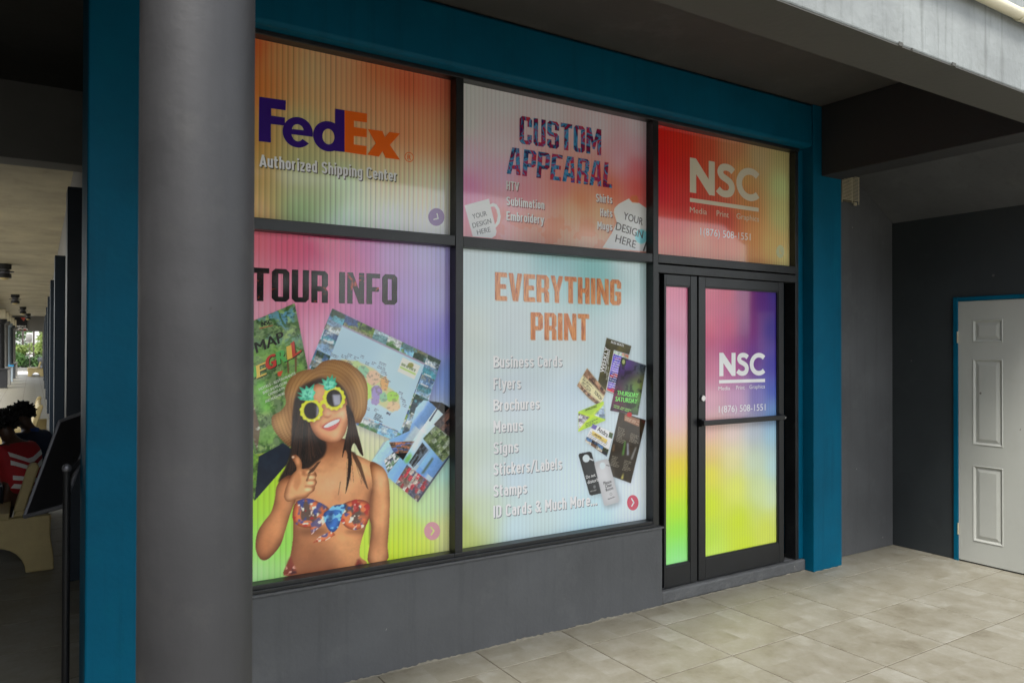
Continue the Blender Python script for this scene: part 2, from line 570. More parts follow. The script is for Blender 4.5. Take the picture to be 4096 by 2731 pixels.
for k in range(41):
    x = (xp1 - xp0) * k / 40
    hgt = .002 + .004 * abs(math.sin(k * .3))
    vs += [(x, -.0012, .0005), (x, -.004 - .002 * math.sin(k * .4), .0005), (x, -.0015, hgt)]
for k in range(40):
    a = 3 * k
    fs += [(a + 1, a + 4, a + 5, a + 2), (a + 2, a + 5, a + 3, a), (a, a + 3, a + 4, a + 1)]
MB().add(vs, fs).build('mortar_line', M['mortar'], rp)
wall('lintel', MB().box(.602, xp0 - .002, PF, 3.80, 3.158, ZC - .002), M['teal'],
     'long teal blue lintel band above the shop windows', 'lintel', .022, 40)

# beams
fb = empty('fascia_beam', (0, 1.84, ZB))
tag(fb, 'pale weathered concrete beam along the walkway edge, top right', 'beam', kind='thing')
MB().box(-2.2, 11.5, 0, .25, .006, 2.4).build('face', M['fascia'], fb, .008)
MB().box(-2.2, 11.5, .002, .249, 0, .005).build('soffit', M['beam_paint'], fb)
nick = MB()
for k in range(16):
    x = random.uniform(.5, 6.5)
    s = random.uniform(.004, .016)
    nick.box(x, x + s * random.uniform(1, 3), -.004, .006, .001, .004 + s)
tag(nick.build('chipped_edge', M['beam_paint'], fb), kind='stuff')
wall('cross_beam', MB().box(5.0, 5.24, 2.092, PF - .002, ZB, ZC - .002), M['dark_beam'],
     'dark charcoal cross beam running from the teal pilaster to the walkway edge', 'beam', .006)
pp = MB()
pa, pb = at(3966, 0, y=1.80), at(4096, 60, y=1.80)
zp = (pa.z + pb.z) / 2
pp.tube((3.0, 1.806, zp), (11.0, 1.806, zp), .028, 14)
pi = empty('pipe', (0, 0, 0))
tag(pi, 'cream plastic pipe fixed along the pale concrete beam', 'pipe')
pp.build('tube', M['pipe'], pi, 0, 40)
for x in (4.1, 5.6, 7.2): MB().lathe([(.032, 0), (.032, .03)], (x, 1.806, zp), 14, 'x').build('clamp', M['pipe'], pi, 0, 40)

# side bay: recessed wall, sloping soffit, side wall
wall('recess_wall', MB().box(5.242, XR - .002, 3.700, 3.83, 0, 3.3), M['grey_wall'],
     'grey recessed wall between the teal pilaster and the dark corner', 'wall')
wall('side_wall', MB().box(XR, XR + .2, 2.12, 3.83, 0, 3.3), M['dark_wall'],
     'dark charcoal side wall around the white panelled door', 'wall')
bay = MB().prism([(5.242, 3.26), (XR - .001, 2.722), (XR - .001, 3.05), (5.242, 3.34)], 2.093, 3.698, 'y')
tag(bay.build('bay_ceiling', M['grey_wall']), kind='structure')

# round column
wall('round_column', MB().lathe([(.138, 0), (.138, ZB - .001)], (.360, 2.085, 0), 64), M['column'],
     'thick round grey painted column in front of the left window', 'column', 0, 60)

# ------------------------------------------------------------------ shop window frame
zt = lambda z, y: EYE + (z - EYE) * y / 3.75
m1a, m1b = at(1822, 1400, y=FF).x, at(1853, 1400, y=FF).x
m2a, m2b = at(2613, 1400, y=FF).x, at(2634, 1400, y=FF).x
x_jr = at(3158, 900, y=YG).x
Z_TR0, Z_TR1, Z_HEAD, Z_SILL = 2.214, 2.270, 3.133, 0.551
fr = empty('shop_window', (m1a, FF, .513))
tag(fr, 'black aluminium shop window frame of five large panes', 'window frame', kind='thing')


def fpart(name, x0, x1, y0, y1, z0, z1, mat='aluminium', bev=.003):
    return MB().box(x0 - m1a, x1 - m1a, y0 - FF, y1 - FF, z0 - .513, z1 - .513).build(name, M[mat], fr, bev)


fpart('jamb', .602, .66, FF, 3.74, .513, Z_HEAD)
fpart('mullion', m1a, m1b, FF, 3.74, Z_SILL + .001, Z_HEAD - .001)
fpart('mullion', m2a, m2b, FF, 3.74, .086, Z_HEAD - .001)
fpart('jamb', x_jr, x_j1 + .004, FF + .012, 3.74, .086, Z_HEAD - .001)
fpart('head_rail', .602, x_j1 + .004, FF + .002, 3.74, Z_HEAD, 3.1575)
fpart('sill_rail', .66, m1a - .0005, FF + .002, 3.74, .513, Z_SILL)
fpart('sill_rail', m1a, m2a - .001, FF + .002, 3.74, .513, Z_SILL)
fpart('sill_lip', .66, m2a - .001, FF - .012, FF + .001, .5125, .530)
for a, b in ((.661, m1a - .001), (m1b + .001, m2a - .001), (m2b + .001, x_jr - .001)):
    fpart('transom', a, b, FF + .003, 3.74, Z_TR0, Z_TR1)
for a, b, z0, z1 in ((.661, m1a - .001, Z_TR1, Z_HEAD), (.661, m1a - .001, Z_SILL, Z_TR0), (m1b + .001, m2a - .001, Z_TR1, Z_HEAD),
                     (m1b + .001, m2a - .001, Z_SILL, Z_TR0), (m2b + .001, x_jr - .001, Z_TR1, Z_HEAD)):
    fpart('window_pane', a, b, YG + .004, YG + .012, z0 + .0005, z1 - .0005, 'glass', 0)
fpart('door_head', m2b + .001, x_jr - .001, FF + .008, 3.74, 2.150, 2.206, 'aluminium')
fpart('door_jamb', m2b + .001, m2b + .022, FF + .016, 3.735, .087, 2.149, 'aluminium')

# worn step under the doors
st = empty('door_step', (x_lw, WF, 0))
tag(st, 'worn grey concrete step below the black glass doors', 'step', kind='thing')
MB().box(.002, xp0 - x_lw - .002, .004, .20, 0, .0845).build('step', M['threshold'], st, .012)
MB().box(.02, xp0 - x_lw - .09, .050, .058, .0848, .0875).build('edge_strip', M['grey_metal'], st, .001)
vs, fs = [], []
for k in range(121):
    x = .002 + (xp0 - x_lw - .004) * k / 120
    hgt = .002 + .004 * abs(math.sin(k * .23) + .5 * math.sin(k * .71))
    vs += [(x, .003, .0005), (x, -.002 - .003 * abs(math.sin(k * .31) + .4 * math.sin(k * .83)), .0005), (x, .0025, hgt)]
for k in range(120):
    a = 3 * k
    fs += [(a + 1, a + 4, a + 5, a + 2), (a + 2, a + 5, a + 3, a), (a, a + 3, a + 4, a + 1)]
MB().add(vs, fs).build('mortar_line', M['mortar'], st)

# ------------------------------------------------------------------ the white panelled door
XD = XR - .012
yd0 = at(3834, 1700, x=XD).y
zd1 = at(3835, 1207, x=XD).z
DW = .91
wd = empty('panel_door', (XR, yd0, 0))
tag(wd, 'off white six panel door in the dark side wall', 'door', kind='thing')
cols = [(at(3891, 1600, x=XD).y - yd0, at(4012, 1600, x=XD).y - yd0)]
c_w = cols[0][0] - cols[0][1]
edge = -cols[0][0]
cols.append((-(DW - edge - c_w), -(DW - edge)))
rows = [(at(3891, b, x=XD).z, at(3891, a, x=XD).z) for a, b in ((1279, 1369), (1435, 1777), (1859, 2161))]
# slab built round the panel openings: stiles, rails, muntin pieces as one body
ys = [0] + [c for q in cols for c in q] + [-DW]
zs = [.012] + sorted([c for q in rows for c in q]) + [zd1]
body = MB()
for i in range(len(ys) - 1):
    for j in range(len(zs) - 1):
        if i in (1, 3) and j in (1, 3, 5): continue
        body.box(-.012, .0, ys[i + 1], ys[i], zs[j], zs[j + 1])
body.box(-.0045, -.0005, -DW, 0, .012, zd1)
bo = body.build('door_leaf', M['white_door'], wd)
for (ya, yb) in cols:
    for (z0, z1) in rows:
        p = MB()
        # moulded slope down, then a raised field
        def ring(d0, h0, d1, h1, p=p, ya=ya, yb=yb, z0=z0, z1=z1):
            a = [(h0, ya - d0, z0 + d0), (h0, yb + d0, z0 + d0), (h0, yb + d0, z1 - d0), (h0, ya - d0, z1 - d0)]
            b = [(h1, ya - d1, z0 + d1), (h1, yb + d1, z0 + d1), (h1, yb + d1, z1 - d1), (h1, ya - d1, z1 - d1)]
            p.add(a + b, [(k, (k + 1) % 4, 4 + (k + 1) % 4, 4 + k) for k in range(4)])
        ring(0, -.0125, .004, -.0165); ring(.004, -.0165, .012, -.0125); ring(.012, -.0125, .018, -.0060); ring(.018, -.0060, .024, -.0060)
        ring(.024, -.0060, .048, -.0125)
        d, h = .048, -.0125
        p.add([(h, ya - d, z0 + d), (h, yb + d, z0 + d), (h, yb + d, z1 - d), (h, ya - d, z1 - d)], [(0, 1, 2, 3)])
        p.build('door_panel', M['white_door'], wd)
MB().box(-.020, 0, .0015, .036, 0, zd1 + .036).build('door_frame', M['teal'], wd, .003)
MB().box(-.020, 0, -DW, .001, zd1 + .003, zd1 + .034).build('door_frame', M['teal'], wd, .003)
for z in (.25, 1.75):
    MB().tube((-.020, .001, z - .045), (-.020, .001, z + .045), .006, 8).build('hinge', M['vent_white'], wd)

# ------------------------------------------------------------------ wire vent
M['timber_tan'] = paint('stained tan back plate', (0.13, 0.11, 0.07), 0.7, 0.3, 14, 0.2, 60)
vx0, vx1 = at(3364, 760, y=3.66).x, at(3432, 760, y=3.66).x
vz0, vz1 = at(3400, 815, y=3.66).z, at(3400, 706, y=3.66).z
ve = empty('wall_vent', (vx0, 3.699, vz0))
tag(ve, 'small aged white wire grille high beside the teal pilaster', 'vent')
w, hh = vx1 - vx0, vz1 - vz0
MB().box(0, w, -.016, -.002, .022, hh).build('back_plate', M['timber_tan'], ve, .002)
MB().box(.02, w * .62, -.0175, -.0163, hh * .72, hh * .96).build('dark_opening', M['black_metal'], ve)
wire = MB().tube((0, -.05, .010), (w, -.05, .010), .0028, 6).mesh('wire', M['vent_white'])
for k in range(18):
    o = link('wire', wire, ve)
    o.location = (0, 0, .018 + k * (hh - .03) / 17)
for x in (.002, w * .6, w - .002):
    MB().tube((x, -.047, .0), (x, -.047, hh), .0028, 6).build('upright_wire', M['vent_white'], ve)
MB().box(w * .84, w + .003, -.03, -.017, -.004, .022).build('bracket', M['vent_white'], ve, .004)
# ------------------------------------------------------------------ printed film: drawing helpers
def frame_map(ox, oy, s):
    return lambda p: (ox + p[0] * s, oy + p[1] * s)


z3, z4, z5 = frame_map(980, 120, .5358), frame_map(1820, 300, .4718), frame_map(980, 900, .4783)
z6, z7, z8 = frame_map(980, 1600, .5101), frame_map(1820, 960, .7907), frame_map(2580, 460, .4336)
zd, zf = frame_map(2580, 1040, .8675), frame_map(2280, 1320, .472)


def blur(a, r):
    """three box passes, radius r cells"""
    r = int(r)
    if r < 1: return a
    for _ in range(3):
        for ax in (0, 1):
            p = np.concatenate([np.repeat(np.take(a, [0], ax), r + 1, ax), a, np.repeat(np.take(a, [-1], ax), r, ax)], ax)
            c = np.cumsum(p, ax)
            n = a.shape[ax]
            a = (np.take(c, range(2 * r + 1, 2 * r + 1 + n), ax) - np.take(c, range(0, n), ax)) / (2 * r + 1)
    return a


def vnoise(nx, ny, cell, oct=3):
    out = np.zeros((ny, nx))
    amp, tot = 1.0, 0.0
    for o in range(oct):
        c = max(1.0, cell / 2 ** o)
        gx, gy = int(nx / c) + 3, int(ny / c) + 3
        gq = rng.random((gy, gx))
        X, Y = np.arange(nx) / c, np.arange(ny) / c
        ix, iy = X.astype(int), Y.astype(int)
        fx, fy = X - ix, Y - iy
        fx, fy = fx * fx * (3 - 2 * fx), (fy * fy * (3 - 2 * fy))[:, None]
        a = gq[iy][:, ix] * (1 - fx) + gq[iy][:, ix + 1] * fx
        b = gq[iy + 1][:, ix] * (1 - fx) + gq[iy + 1][:, ix + 1] * fx
        out += amp * (a * (1 - fy) + b * fy)
        tot += amp
        amp *= .55
    return out / tot


class Canvas:
    """ink of one film, as a fine grid of points in the plane of the glass"""
    def __init__(s, x0, x1, z0, z1, nx, ny, y=YG):
        s.x0, s.x1, s.z0, s.z1, s.nx, s.ny, s.y = x0, x1, z0, z1, nx, ny, y
        s.X = np.linspace(x0, x1, nx)[None, :].repeat(ny, 0)
        s.Z = np.linspace(z0, z1, ny)[:, None].repeat(nx, 1)
        s.c = np.zeros((ny, nx, 3))
        s.dx, s.dz = (x1 - x0) / (nx - 1), (z1 - z0) / (ny - 1)

    def P(s, p):
        q = at(p[0], p[1], y=s.y)
        return (q.x, q.z)

    def gradient(s, pts, power=3.0):  # control colours hold ink plus some of the light and sheen on the glass
        num = np.zeros((s.ny, s.nx, 3))
        den = np.zeros((s.ny, s.nx))
        for p, c in pts:
            x, z = s.P(p)
            w = 1.0 / ((s.X - x) ** 2 + (s.Z - z) ** 2 + 0.006) ** (power / 2)
            num += w[..., None] * np.array(c, float)
            den += w
        s.c = num / den[..., None]

    def ribs(s, depth=.10, pitch=.0268):
        f = (s.X / pitch) % 1.0
        k = 1 + depth * (f - .5) * 1.1 - depth * 1.2 * np.exp(-((f - .97) / .09) ** 2) - depth * 1.2 * np.exp(-((f + .03) / .09) ** 2)
        s.c = s.c * k[..., None]

    def mask(s, poly, soft=1):
        q = [s.P(p) for p in poly]
        xs, zs = [a for a, b in q], [b for a, b in q]
        pad = (soft + 2) * 4
        i0, i1 = max(0, int((min(xs) - s.x0) / s.dx) - pad), min(s.nx, int((max(xs) - s.x0) / s.dx) + pad)
        j0, j1 = max(0, int((min(zs) - s.z0) / s.dz) - pad), min(s.ny, int((max(zs) - s.z0) / s.dz) + pad)
        m = np.zeros((s.ny, s.nx))
        if i1 <= i0 or j1 <= j0: return m
        acc = 0
        for ox, oz in ((-.25, -.25), (.25, -.25), (-.25, .25), (.25, .25)):
            X, Z = s.X[j0:j1, i0:i1] + ox * s.dx, s.Z[j0:j1, i0:i1] + oz * s.dz
            ins = np.zeros(X.shape, bool)
            for k in range(len(q)):
                (xa, za), (xb, zb) = q[k], q[k - 1]
                if za == zb: continue
                ins ^= ((za > Z) != (zb > Z)) & (X < (xb - xa) * (Z - za) / (zb - za) + xa)
            acc = acc + ins
        b = acc / 4.0
        if soft > 1: b = blur(b.astype(float), soft - 1)
        m[j0:j1, i0:i1] = b
        return m

    def put(s, m, col):
        col = np.asarray(col, float)
        s.c = s.c * (1 - m[..., None]) + col * m[..., None]

    def fill(s, poly, col, soft=1, alpha=1.0):
        m = s.mask(poly, soft) * alpha
        s.put(m, col)
        return m

    def round_fill(s, poly, dark, light, r, soft=1, off=(0, 0), alpha=1.0):
        """body-like tone: dark near the outline, light inside"""
        m = s.mask(poly, soft)
        b = blur(m, r)
        if off != (0, 0): b = np.roll(np.roll(b, off[0], 1), off[1], 0)
        t = np.clip((b - .45) / .5, 0, 1)[..., None]
        s.put(m * alpha, np.array(dark, float) * (1 - t) + np.array(light, float) * t)
        return m

    def shade(s, poly, col, soft, alpha, within=None):
        m = s.mask(poly, soft) * alpha
        if within is not None: m = m * within
        s.put(m, col)

    def affine(s, o, u, v):
        """coordinates (a, b) of every point in the frame with origin o and corners u, v (photo points)"""
        o, u, v = np.array(s.P(o)), np.array(s.P(u)), np.array(s.P(v))
        m = np.linalg.inv(np.array([u - o, v - o]).T)
        d = np.stack([s.X - o[0], s.Z - o[1]], -1)
        return d @ m[0], d @ m[1]

    def collage(s, m, o, u, v, na, nb, pal, caption=True, rough=1.0):
        a, b = s.affine(o, u, v)
        ia, ib = np.floor(a * na).astype(int), np.floor(b * nb).astype(int)
        fa, fb = a * na - ia, b * nb - ib
        n1, n2, n3 = vnoise(s.nx, s.ny, 16, 5), vnoise(s.nx, s.ny, 9, 4), vnoise(s.nx, s.ny, 2.5, 2)
        out = np.zeros_like(s.c)
        for i in range(-1, na + 1):
            for j in range(-1, nb + 1):
                k = (ia == i) & (ib == j) & (m > 0)
                if not k.any(): continue
                c = [np.array(pal[q], float) for q in rng.integers(0, len(pal), 3)]
                h = rng.uniform(.3, .65)
                f = np.clip((fb - h + (n1 - .5) * .8 * rough) / .16 + .5, 0, 1)[..., None]
                col = c[0] * (1 - f) + c[1] * f
                g = np.clip((n2 - .52) / .22, 0, 1)[..., None] * rough
                col = col * (1 - g) + c[2] * g
                col = col * (1 + rough * (.6 * n3[..., None] - .3) + rough * .3 * (n1[..., None] - .5)) * (.9 + .25 * fb[..., None])
                if caption and rng.random() < .6:
                    q = (fb > .84) & (fb < .95) & (fa > .12) & (fa < .7)
                    col = np.where(q[..., None], np.array([205, 208, 205.]), col)
                out[k] = col[k]
        s.put(m, out)

    def lines(s, o, u, v, n, col, seed=0, alpha=.8, fill=.55, within=None, length=(.5, 1.0)):
        """rows of tiny print too small to read"""
        a, b = s.affine(o, u, v)
        r = np.random.default_rng(seed)
        ln = r.uniform(length[0], length[1], n)
        ib = np.clip(np.floor(b * n).astype(int), 0, n - 1)
        fb = b * n - ib
        k = (a > 0) & (b > 0) & (b < 1) & (a < ln[ib]) & (fb < fill)
        gap = (np.sin(a * 61 + ib * 2.3) + np.sin(a * 37 + ib)) > -1.1
        m = blur((k & gap).astype(float), 0) * alpha
        if within is not None: m = m * within
        s.put(m, col)

    def mesh(s, name, mat, gain):
        me = bpy.data.meshes.new(name)
        nx, ny = s.nx, s.ny
        co = np.zeros((ny, nx, 3), np.float32)
        co[..., 0] = s.X - s.x0
        co[..., 2] = s.Z - s.z0
        idx = np.arange(nx * ny, dtype=np.int32).reshape(ny, nx)
        q = np.stack([idx[:-1, :-1], idx[:-1, 1:], idx[1:, 1:], idx[1:, :-1]], -1).reshape(-1, 4)
        me.vertices.add(nx * ny)
        me.vertices.foreach_set('co', co.ravel())
        me.loops.add(q.size)
        me.loops.foreach_set('vertex_index', q.ravel())
        me.polygons.add(len(q))
        me.polygons.foreach_set('loop_start', np.arange(0, q.size, 4, dtype=np.int32))
        me.update(calc_edges=True)
        rgba = np.ones((ny, nx, 4), np.float32)
        rgba[..., :3] = np.clip(lin(np.clip(s.c, 0, 255)) * gain, 0.002, .88)
        at_ = me.attributes.new('print', 'FLOAT_COLOR', 'POINT')
        at_.data.foreach_set('color', rgba.ravel())
        me.materials.append(mat)
        return me


M['print'] = print_mat('film print behind glass')
INK = {}


def ink(rgb, gain=1.25):
    k = (tuple(rgb), gain)
    if k not in INK: INK[k] = print_mat('ink %d %d %d' % tuple(rgb), rgb=tuple(np.clip(lin(rgb) * gain, .003, .88)))
    return INK[k]


from mathutils.geometry import tessellate_polygon


def ell(c, rx, ry, a0=0, a1=360, n=28, shear=0.0):
    """ellipse points in photo pixels (y down), angles counted upwards"""
    out = []
    for k in range(n + (0 if a1 - a0 >= 360 else 1)):
        t = math.radians(a0 + (a1 - a0) * k / n)
        x = rx * math.cos(t)
        out.append((c[0] + x, c[1] - ry * math.sin(t) + shear * x))
    return out


def cap_height():
    c = bpy.data.curves.new('cap', 'FONT')
    c.body = 'H'
    t = bpy.data.objects.new('tmp', c)
    COL.objects.link(t)
    m = bpy.data.meshes.new_from_object(t.evaluated_get(bpy.context.evaluated_depsgraph_get()))
    h = max(v.co.y for v in m.vertices)
    bpy.data.objects.remove(t); bpy.data.meshes.remove(m); bpy.data.curves.remove(c)
    return h


CAP = cap_height()


class Film:
    """places lettering and outlined shapes on a film object, in its own local frame"""
    def __init__(s, obj, org, y):
        s.o, s.org, s.y = obj, org, y

    def loc(s, p):
        q = at(p[0], p[1], y=s.y)
        return Vector((q.x - s.org[0], q.z - s.org[1]))

    def emit(s, name, polys, mat, layer):
        """polys: list of (outer loop, [holes]) in local x, z"""
        mb = MB()
        for i, (outer, holes) in enumerate(polys):
            loops = [[Vector((a, b, 0)) for a, b in lp] for lp in [outer] + holes]
            flat = [v for lp in loops for v in lp]
            mb.add([(v.x, -layer * .0005 - (i % 4) * .00011, v.y) for v in flat], [t for t in tessellate_polygon(loops)])
        me = bpy.data.meshes.new(name)
        me.from_pydata(mb.v, [], mb.f)
        bm = bmesh.new(); bm.from_mesh(me)
        for f in bm.faces:
            f.normal_update()
            if f.normal.y > 0: f.normal_flip()
        bm.to_mesh(me); bm.free()
        me.materials.append(mat)
        return link(name, me, s.o)

    def shape(s, name, loops, mat, layer=1):
        """loops in photo pixels: first is the outline, the rest holes"""
        q = [[tuple(s.loc(p)) for p in lp] for lp in loops]
        return s.emit(name, [(q[0], q[1:])], mat, layer)

    def base(s, L, R, T):
        a, b, t = s.loc(L), s.loc(R), s.loc(T)
        return a, b - a, t - a

    def glyphs(s, name, text, L, R, T, mat, font, gap=.09, layer=2, shadow=None):
        a, ex, ez = s.base(L, R, T)
        x, items = 0.0, []
        for ch in text:
            if ch == ' ':
                x += .28
                continue
            w, polys = font[ch]
            items.append((x, polys))
            x += w + gap
        tot = x - gap

        def go(nm, mt, off, ly):
            out = []
            for x0, polys in items:
                for lp in polys:
                    out.append(([tuple(a + ex * ((x0 + u) / tot) + ez * v + off) for u, v in lp[0]],
                                [[tuple(a + ex * ((x0 + u) / tot) + ez * v + off) for u, v in h] for h in lp[1:]]))
            return s.emit(nm, out, mt, ly)
        if shadow: go('lettering_shadow', shadow[0], Vector(shadow[1]), layer - 1)
        return go(name, mat, Vector((0, 0)), layer)

    def text(s, body, L, R, T, mat, bold=0.0, layer=2, shadow=None, squeeze=1.0):
        c = bpy.data.curves.new('lettering', 'FONT')
        c.body = body
        c.resolution_u = 3
        c.fill_mode = 'FRONT'
        if squeeze != 1.0: c.space_character = squeeze
        tmp = bpy.data.objects.new('tmp', c)
        COL.objects.link(tmp)
        dg = bpy.context.evaluated_depsgraph_get()
        src = bpy.data.meshes.new_from_object(tmp.evaluated_get(dg))
        bpy.data.objects.remove(tmp)
        n = len(src.vertices)
        co = np.empty(n * 3, np.float32)
        src.vertices.foreach_get('co', co)
        co = co.reshape(n, 3)
        x0, x1 = co[:, 0].min(), co[:, 0].max()
        u, v = (co[:, 0] - x0) / (x1 - x0), co[:, 1] / CAP
        a, ex, ez = s.base(L, R, T)
        fs = [tuple(p.vertices) for p in src.polygons]
        bpy.data.meshes.remove(src)
        bpy.data.curves.remove(c)

        def go(nm, mt, off, ly):
            x = a.x + off[0] + u * ex.x + v * ez.x
            z = a.y + off[1] + u * ex.y + v * ez.y
            me = bpy.data.meshes.new(nm)
            vs, ff = [], []
            k = ez.length * bold * 1.3
            d = ex.normalized()
            for i, sft in enumerate((-1, 1, 0) if bold > .004 else (0,)):      # struck thrice for a bold face
                m0 = len(vs)
                vs += [(p + d.x * sft * k, -ly * .0005 - i * .00012, q + d.y * sft * k) for p, q in zip(x.tolist(), z.tolist())]
                ff += [tuple(j + m0 for j in f) for f in fs]
            me.from_pydata(vs, [], ff)
            me.materials.append(mt)
            return link(nm, me, s.o)
        if shadow: go('lettering_shadow', shadow[0], shadow[1], layer - 1)
        return go('lettering', mat, (0, 0), layer)


# heavy condensed capitals, one loop list per letter (outline, holes) on a height of 1
def heavy():
    W, t, r = .52, .19, .10
    F = {}
    F['C'] = (W, [[[(W, .64), (W, 1 - r), (W - r, 1), (r, 1), (0, 1 - r), (0, r), (r, 0), (W - r, 0), (W, r), (W, .36), (W - t, .36), (W - t, .15), (t, .15), (t, .85), (W - t, .85), (W - t, .64)]]])
    F['U'] = (W, [[[(0, 1), (0, r), (r, 0), (W - r, 0), (W, r), (W, 1), (W - t, 1), (W - t, .15), (t, .15), (t, 1)]]])
    F['S'] = (W, [[[(W, .68), (W, 1 - r), (W - r, 1), (r, 1), (0, 1 - r), (0, .52), (r, .44), (W - t, .42), (W - t, .14), (t, .14), (t, .32), (0, .32), (0, r), (r, 0), (W - r, 0), (W, r), (W, .48), (W - r, .57), (t, .59), (t, .86), (W - t, .86), (W - t, .68)]]])
    F['T'] = (W, [[[(0, 1), (W, 1), (W, .84), ((W + t) / 2, .84), ((W + t) / 2, 0), ((W - t) / 2, 0), ((W - t) / 2, .84), (0, .84)]]])
    O = [(r, 0), (W - r, 0), (W, r), (W, 1 - r), (W - r, 1), (r, 1), (0, 1 - r), (0, r)]
    F['O'] = (W, [[O, [(t, .15), (t, .85), (W - t, .85), (W - t, .15)]]])
    w = .70
    F['M'] = (w, [[[(0, 0), (0, 1), (.21, 1), (w / 2, .5), (w - .21, 1), (w, 1), (w, 0), (w - t, 0), (w - t, .58), (w / 2 + .05, .2), (w / 2 - .05, .2), (t, .58), (t, 0)]]])
    F['A'] = (.56, [[[(0, 0), (.14, 1), (.42, 1), (.56, 0), (.385, 0), (.36, .2), (.2, .2), (.175, 0)], [(.22, .35), (.34, .35), (.295, .82), (.265, .82)]]])
    F['P'] = (W, [[[(0, 0), (0, 1), (W - r, 1), (W, 1 - r), (W, .45), (W - r, .36), (t, .36), (t, 0)], [(t, .5), (W - t, .5), (W - t, .86), (t, .86)]]])
    F['R'] = (W, [[[(0, 0), (0, 1), (W - r, 1), (W, 1 - r), (W, .55), (W - .07, .46), (W, .36), (W, 0), (W - t, 0), (W - t, .36), (t, .36), (t, 0)], [(t, .52), (W - t, .52), (W - t, .86), (t, .86)]]])
    F['E'] = (.46, [[[(0, 0), (0, 1), (.46, 1), (.46, .85), (t, .85), (t, .58), (.42, .58), (.42, .43), (t, .43), (t, .15), (.46, .15), (.46, 0)]]])
    F['F'] = (.46, [[[(0, 0), (0, 1), (.46, 1), (.46, .85), (t, .85), (t, .56), (.42, .56), (.42, .41), (t, .41), (t, 0)]]])
    F['L'] = (.44, [[[(0, 0), (0, 1), (t, 1), (t, .15), (.44, .15), (.44, 0)]]])
    F['I'] = (t, [[[(0, 0), (0, 1), (t, 1), (t, 0)]]])
    F['N'] = (.56, [[[(0, 0), (0, 1), (.18, 1), (.385, .45), (.385, 1), (.56, 1), (.56, 0), (.38, 0), (.175, .55), (.175, 0)]]])
    F['V'] = (.54, [[[(0, 1), (.18, 1), (.27, .3), (.36, 1), (.54, 1), (.37, 0), (.17, 0)]]])
    F['Y'] = (.54, [[[(0, 1), (.18, 1), (.27, .6), (.36, 1), (.54, 1), (.36, .4), (.36, 0), (.18, 0), (.18, .4)]]])
    F['H'] = (W, [[[(0, 0), (0, 1), (t, 1), (t, .58), (W - t, .58), (W - t, 1), (W, 1), (W, 0), (W - t, 0), (W - t, .42), (t, .42), (t, 0)]]])
    F['G'] = (W, [[[(W, .66), (W, 1 - r), (W - r, 1), (r, 1), (0, 1 - r), (0, r), (r, 0), (W - r, 0), (W, r), (W, .52), (.25, .52), (.25, .38), (W - t, .38), (W - t, .15), (t, .15), (t, .85), (W - t, .85), (W - t, .66)]]])
    return F


HEAVY = heavy()


def stroke(pts, w, sm=6):
    """thick line round a smooth centre line -> outline"""
    P = [Vector(p) for p in pts]
    cl = []
    for i in range(len(P) - 1):
        p0, p1, p2, p3 = P[max(0, i - 1)], P[i], P[i + 1], P[min(len(P) - 1, i + 2)]
        for k in range(sm):
            t = k / sm
            cl.append(.5 * ((2 * p1) + (p2 - p0) * t + (2 * p0 - 5 * p1 + 4 * p2 - p3) * t * t + (3 * p1 - p0 - 3 * p2 + p3) * t ** 3))
    cl.append(P[-1])
    Lf, Rt = [], []
    for i, p in enumerate(cl):
        d = (cl[min(i + 1, len(cl) - 1)] - cl[max(0, i - 1)]).normalized()
        nrm = Vector((-d.y, d.x)) * w / 2
        Lf.append(tuple(p + nrm)); Rt.append(tuple(p - nrm))
    return Lf + Rt[::-1]


carc = [(.5 + .4 * math.cos(math.radians(a)), .5 + .4 * math.sin(math.radians(a))) for a in range(45, 316, 15)]
GEO = {'N': (.84, [[[(0, 0), (0, 1), (.20, 1), (.63, .46), (.63, 1), (.84, 1), (.84, 0), (.65, 0), (.21, .55), (.21, 0)]]]),
       'S': (.64, [[stroke([(.575, .80), (.47, .875), (.32, .90), (.18, .86), (.12, .74), (.18, .62), (.34, .54), (.48, .45), (.53, .30), (.46, .15), (.30, .10), (.15, .13), (.035, .22)], .205)]]),
       'C': (.82, [[stroke([(x - .02, y) for x, y in carc], .205, 2)]])}


